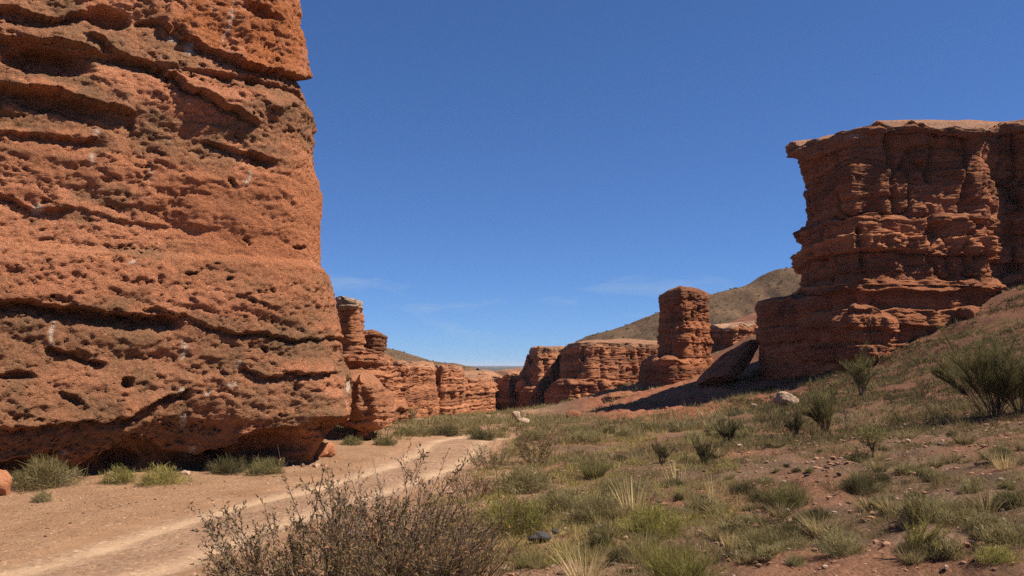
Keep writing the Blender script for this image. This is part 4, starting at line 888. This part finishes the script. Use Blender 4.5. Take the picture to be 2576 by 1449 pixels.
# ---- many alike low clumps: copies of a few prototypes
SAGE = [g_cushion(100+k, 700, random.uniform(1.6, 2.4), .05, .5) for k in range(5)]
TUFT = [g_tuft(120+k, 260, .9, .035, .35, .45) for k in range(4)]
def proto(gen, leafm, woodm, name):
    V, Fq, T = gen[1]
    m = mk(name, V, [Fq], M[leafm], None, {'tint': T}, True); me = m.data; bpy.data.objects.remove(m); return me
meshes = {'sage': [proto(g, 'sage', 'wood', 'sage_clump') for g in SAGE], 'dark': [proto(g, 'darkg', 'wood', 'dark_clump') for g in SAGE[:3]], 'grass': [proto(g, 'mixed', 'wood', 'grass_clump') for g in TUFT]}
LAND = [(112, 1200, 'bushy sagebrush at the left edge'), (1212, 1100, 'dark round shrub at the bend'), (1310, 1060, 'pale stone heap'), (1345, 1140, 'twiggy shrub crowning the thicket'), (1290, 1300, 'large yellow green bush'),
        (1495, 1180, 'lone green grassy broom'), (1541, 1285, 'whitish stone'), (1640, 1310, 'broad olive bush'), (1665, 1140, 'leftmost dark broom'), (1832, 1080, 'tall brownish broom'), (1800, 1240, 'narrow straw bunch'),
        (1985, 1010, 'split boulder'), (2078, 1050, 'orange tinged broom'), (2168, 960, 'slim tall broom'), (2196, 1120, 'tiny green tree'), (2505, 1000, 'biggest broom'), (2312, 1370, 'yellow flowering plant'),
        (2510, 1400, 'lime cushion plant'), (1935, 1360, 'wide grey sage'), (1848, 1400, 'pale stone'), (1715, 1420, 'fresh green broom'), (1357, 1358, 'dark grey slab stone'), (2165, 1215, 'dark olive clump'), (2400, 1290, 'wide dull clump')]
ORD = ['nearest', 'second nearest', 'third nearest', 'fourth nearest', 'fifth nearest', 'sixth nearest', 'seventh nearest', 'eighth nearest', 'ninth nearest', 'tenth nearest', 'eleventh nearest', 'twelfth nearest']
SEEN = {}
def scatter(name, kind, n, xr, yr, h, look, group, cat, seed, cond=lambda x, y: True):
    r = np.random.default_rng(seed); k = 0; tries = 0
    while k < n and tries < 4000:
        tries += 1
        px = r.uniform(*xr); py = r.uniform(*yr)
        if not cond(px, py): continue
        g = ray_ground(px, py, terr)
        if road_d(np.array([g[0]]), np.array([g[1]]))[0] < 2.2 or g[1] > 70: continue
        s = r.uniform(*h)
        ob = bpy.data.objects.new(name, meshes[kind][r.integers(len(meshes[kind]))]); col.objects.link(ob)
        ob.location = g; ob.scale = (s*r.uniform(.8, 1.3), s*r.uniform(.8, 1.3), s); ob.rotation_euler = (0, 0, r.uniform(0, 6.28))
        tag(ob, None, cat, group); k += 1
        d = [(math.hypot(px-lx, 1.6*(py-ly)), lx, ly, nm) for lx, ly, nm in LAND]; dist, lx, ly, nm = min(d)
        dx, dy = px-lx, 1.6*(py-ly)
        side = ('right of' if dx > 0 else 'left of') if abs(dx) > abs(dy) else ('in front of' if dy > 0 else 'behind')
        SEEN.setdefault((look, side, nm), []).append((dist, ob))
def label_scatter():
    for (look, side, nm), lst in SEEN.items():
        for k, (_, ob) in enumerate(sorted(lst, key=lambda q: q[0])):
            ob['label'] = f'{look} {side} the {nm}' + (f', {ORD[k]}' if len(lst) > 1 else '')
scatter('sage_clump', 'sage', 44, (1400, 2576), (1090, 1440), (.08, .30), 'low grey sage clump', 'low sage clumps on the right slope', 'shrub', 1, lambda x, y: y > 1090+.0*x)
scatter('dark_clump', 'dark', 34, (1500, 2576), (1060, 1420), (.07, .24), 'low dark scrub clump', 'low dark clumps on the right slope', 'shrub', 2)
scatter('grass_clump', 'grass', 60, (1350, 2576), (1080, 1440), (.08, .30), 'short dull grass clump', 'short grass clumps on the right slope', 'grass', 3)
scatter('sage_clump', 'sage', 30, (1000, 1900), (1068, 1110), (.25, .45), 'distant pale sage clump', 'sage clumps before the gorge', 'shrub', 4, lambda x, y: not (1050 < x < 1200 and y > 1095))

label_scatter()
# ---- ground cover nobody could count
def cover(name, N, samp, h, B, wid, mat, label, seed, rad=1., thr=-.1, nf=.35, segs=2):
    r = np.random.default_rng(seed)
    x, y = samp(r, N)
    p = np.stack([x, y, 0*x], 1)
    tal = sst(1, 5, x-.07*(y-40))*sst(37, 46, y)*(1-.55*sst(14, 22, x-.2*(y-45)))
    k = (fbm(p*nf+seed, 3)+r.normal(size=len(x))*.12 > thr + .42*tal) & (road_d(x, y) > 1.75)
    x, y = x[k], y[k]; n = len(x); z = terr(x, y)
    s = h[0]+(h[1]-h[0])*r.random(n)**1.5
    az = r.uniform(0, 6.28, (n, B)); q = np.sqrt(r.random((n, B)))
    Bs = np.stack([x[:, None]+np.cos(az)*q*s[:, None]*.45*rad, y[:, None]+np.sin(az)*q*s[:, None]*.45*rad, np.repeat(z[:, None], B, 1)-.01], -1).reshape(-1, 3)
    D = unit(np.stack([np.cos(az)*q*.8, np.sin(az)*q*.8, np.full((n, B), .9)], -1).reshape(-1, 3)+r.normal(size=(n*B, 3))*.25)
    L = np.repeat(s, B)*r.uniform(.5, 1.1, n*B)
    V, Fq = ribbons(Bs, D, L, np.repeat(wid*(.4+y/14), B)*r.uniform(.6, 1.3, n*B), segs, r.normal(size=(n*B, 3))*.2, r, .3)
    tn = np.repeat(np.clip(np.repeat(np.clip(.45+.35*fbm(np.stack([x, y, 0*x], 1)*.6+seed, 2)+r.normal(size=n)*.12, 0, 1), B)+r.normal(size=n*B)*.1, 0, 1), 2*(segs+1))
    return tag(mk(name, V, [Fq], M[mat], None, {'tint': tn}, True), label, 'ground cover', kind='stuff')
def wedge(x0, x1, y0, y1, pw=1.):
    def f(r, N):
        y = y0+(y1-y0)*r.random(N)**pw; u = r.uniform(x0, x1, N); return u*y, y
    return f
cover('steppe_grass', 9500, wedge(-.02, .64, 4.5, 24, 1.25), (.05, .16), 20, .005, 'mixed', 'low grey green steppe grass covering the right slope', 31, 1.3, .03, .5, 1)
cover('steppe_grass', 17000, wedge(-.12, .62, 20, 60, 1.), (.08, .26), 12, .0080, 'mixed', 'distant scrubby grass on the rising right slope', 32, 1.8, -.03, .3, 1)
cover('yellow_grass', 5200, wedge(-.10, .26, 9, 30, 1.1), (.06, .20), 16, .0055, 'yellow', 'yellow green grass between the bushes right of the road', 35, 1.2, .0, .45, 1)
cover('dark_scrub', 6500, wedge(.25, .64, 20, 60, .8), (.10, .30), 18, .0085, 'darkg', 'dark scrub dots on the rising right slope', 34, 1.7, -.25, .3, 1)
cover('steppe_scrub', 8000, wedge(-.22, .28, 28, 105, .8), (.12, .42), 14, .009, 'sage', 'green scrub on the flat before the gorge and the talus', 33, 1.8, -.12, .15, 1)
def hillcover(idx, n, seed, lbl):
    Xg, Yg, Zg = HILLS[idx]; r = np.random.default_rng(seed)
    i = r.integers(0, Xg.shape[0]//2+1, n); j = r.integers(0, Xg.shape[1], n)
    P = np.stack([Xg[i, j]+r.normal(size=n)*.3, Yg[i, j]+r.normal(size=n)*.3, Zg[i, j]-.05], 1); B = 10
    s = r.uniform(.12, .34, n); d = unit(r.normal(size=(n*B, 3))); d[:, 2] = np.abs(d[:, 2])+.2
    V, Fq = ribbons(np.repeat(P, B, 0), unit(d), np.repeat(s, B), np.repeat(s*.35, B), 1, None, r, .5)
    tag(mk('hill_scrub', V, [Fq], M['darkg'], None, {'tint': np.repeat(r.random(n*B)*.8, 4)}, True), lbl, 'ground cover', kind='stuff')
hillcover(0, 1900, 5, 'dark scrub dots on the brown hill behind the rock tower')
hillcover(1, 800, 6, 'dark scrub dots on the grey hill left of the gap')

# ------------------------------------------------------------------ haze
hz = bpy.data.materials.new('haze_air'); hz.use_nodes = True; ht = hz.node_tree; ht.nodes.clear()
ho = ht.nodes.new('ShaderNodeOutputMaterial'); hv = ht.nodes.new('ShaderNodeVolumePrincipled')
hv.inputs['Color'].default_value = (.80, .88, 1., 1); hv.inputs['Density'].default_value = HAZE
ht.links.new(hv.outputs[0], ho.inputs['Volume'])
x0, x1, y0, y1, z0, z1 = gx[0]-50, gx[-1]+50, gy[0]-50, gy[-1]+50, -12., 24.
BV = [(x, y, z) for z in (z0, z1) for y in (y0, y1) for x in (x0, x1)]
haze = mk('haze', BV, [np.array([(0, 2, 3, 1), (4, 5, 7, 6), (0, 1, 5, 4), (2, 6, 7, 3), (0, 4, 6, 2), (1, 3, 7, 5)])], hz, smooth=False)
tag(haze, kind='stuff')
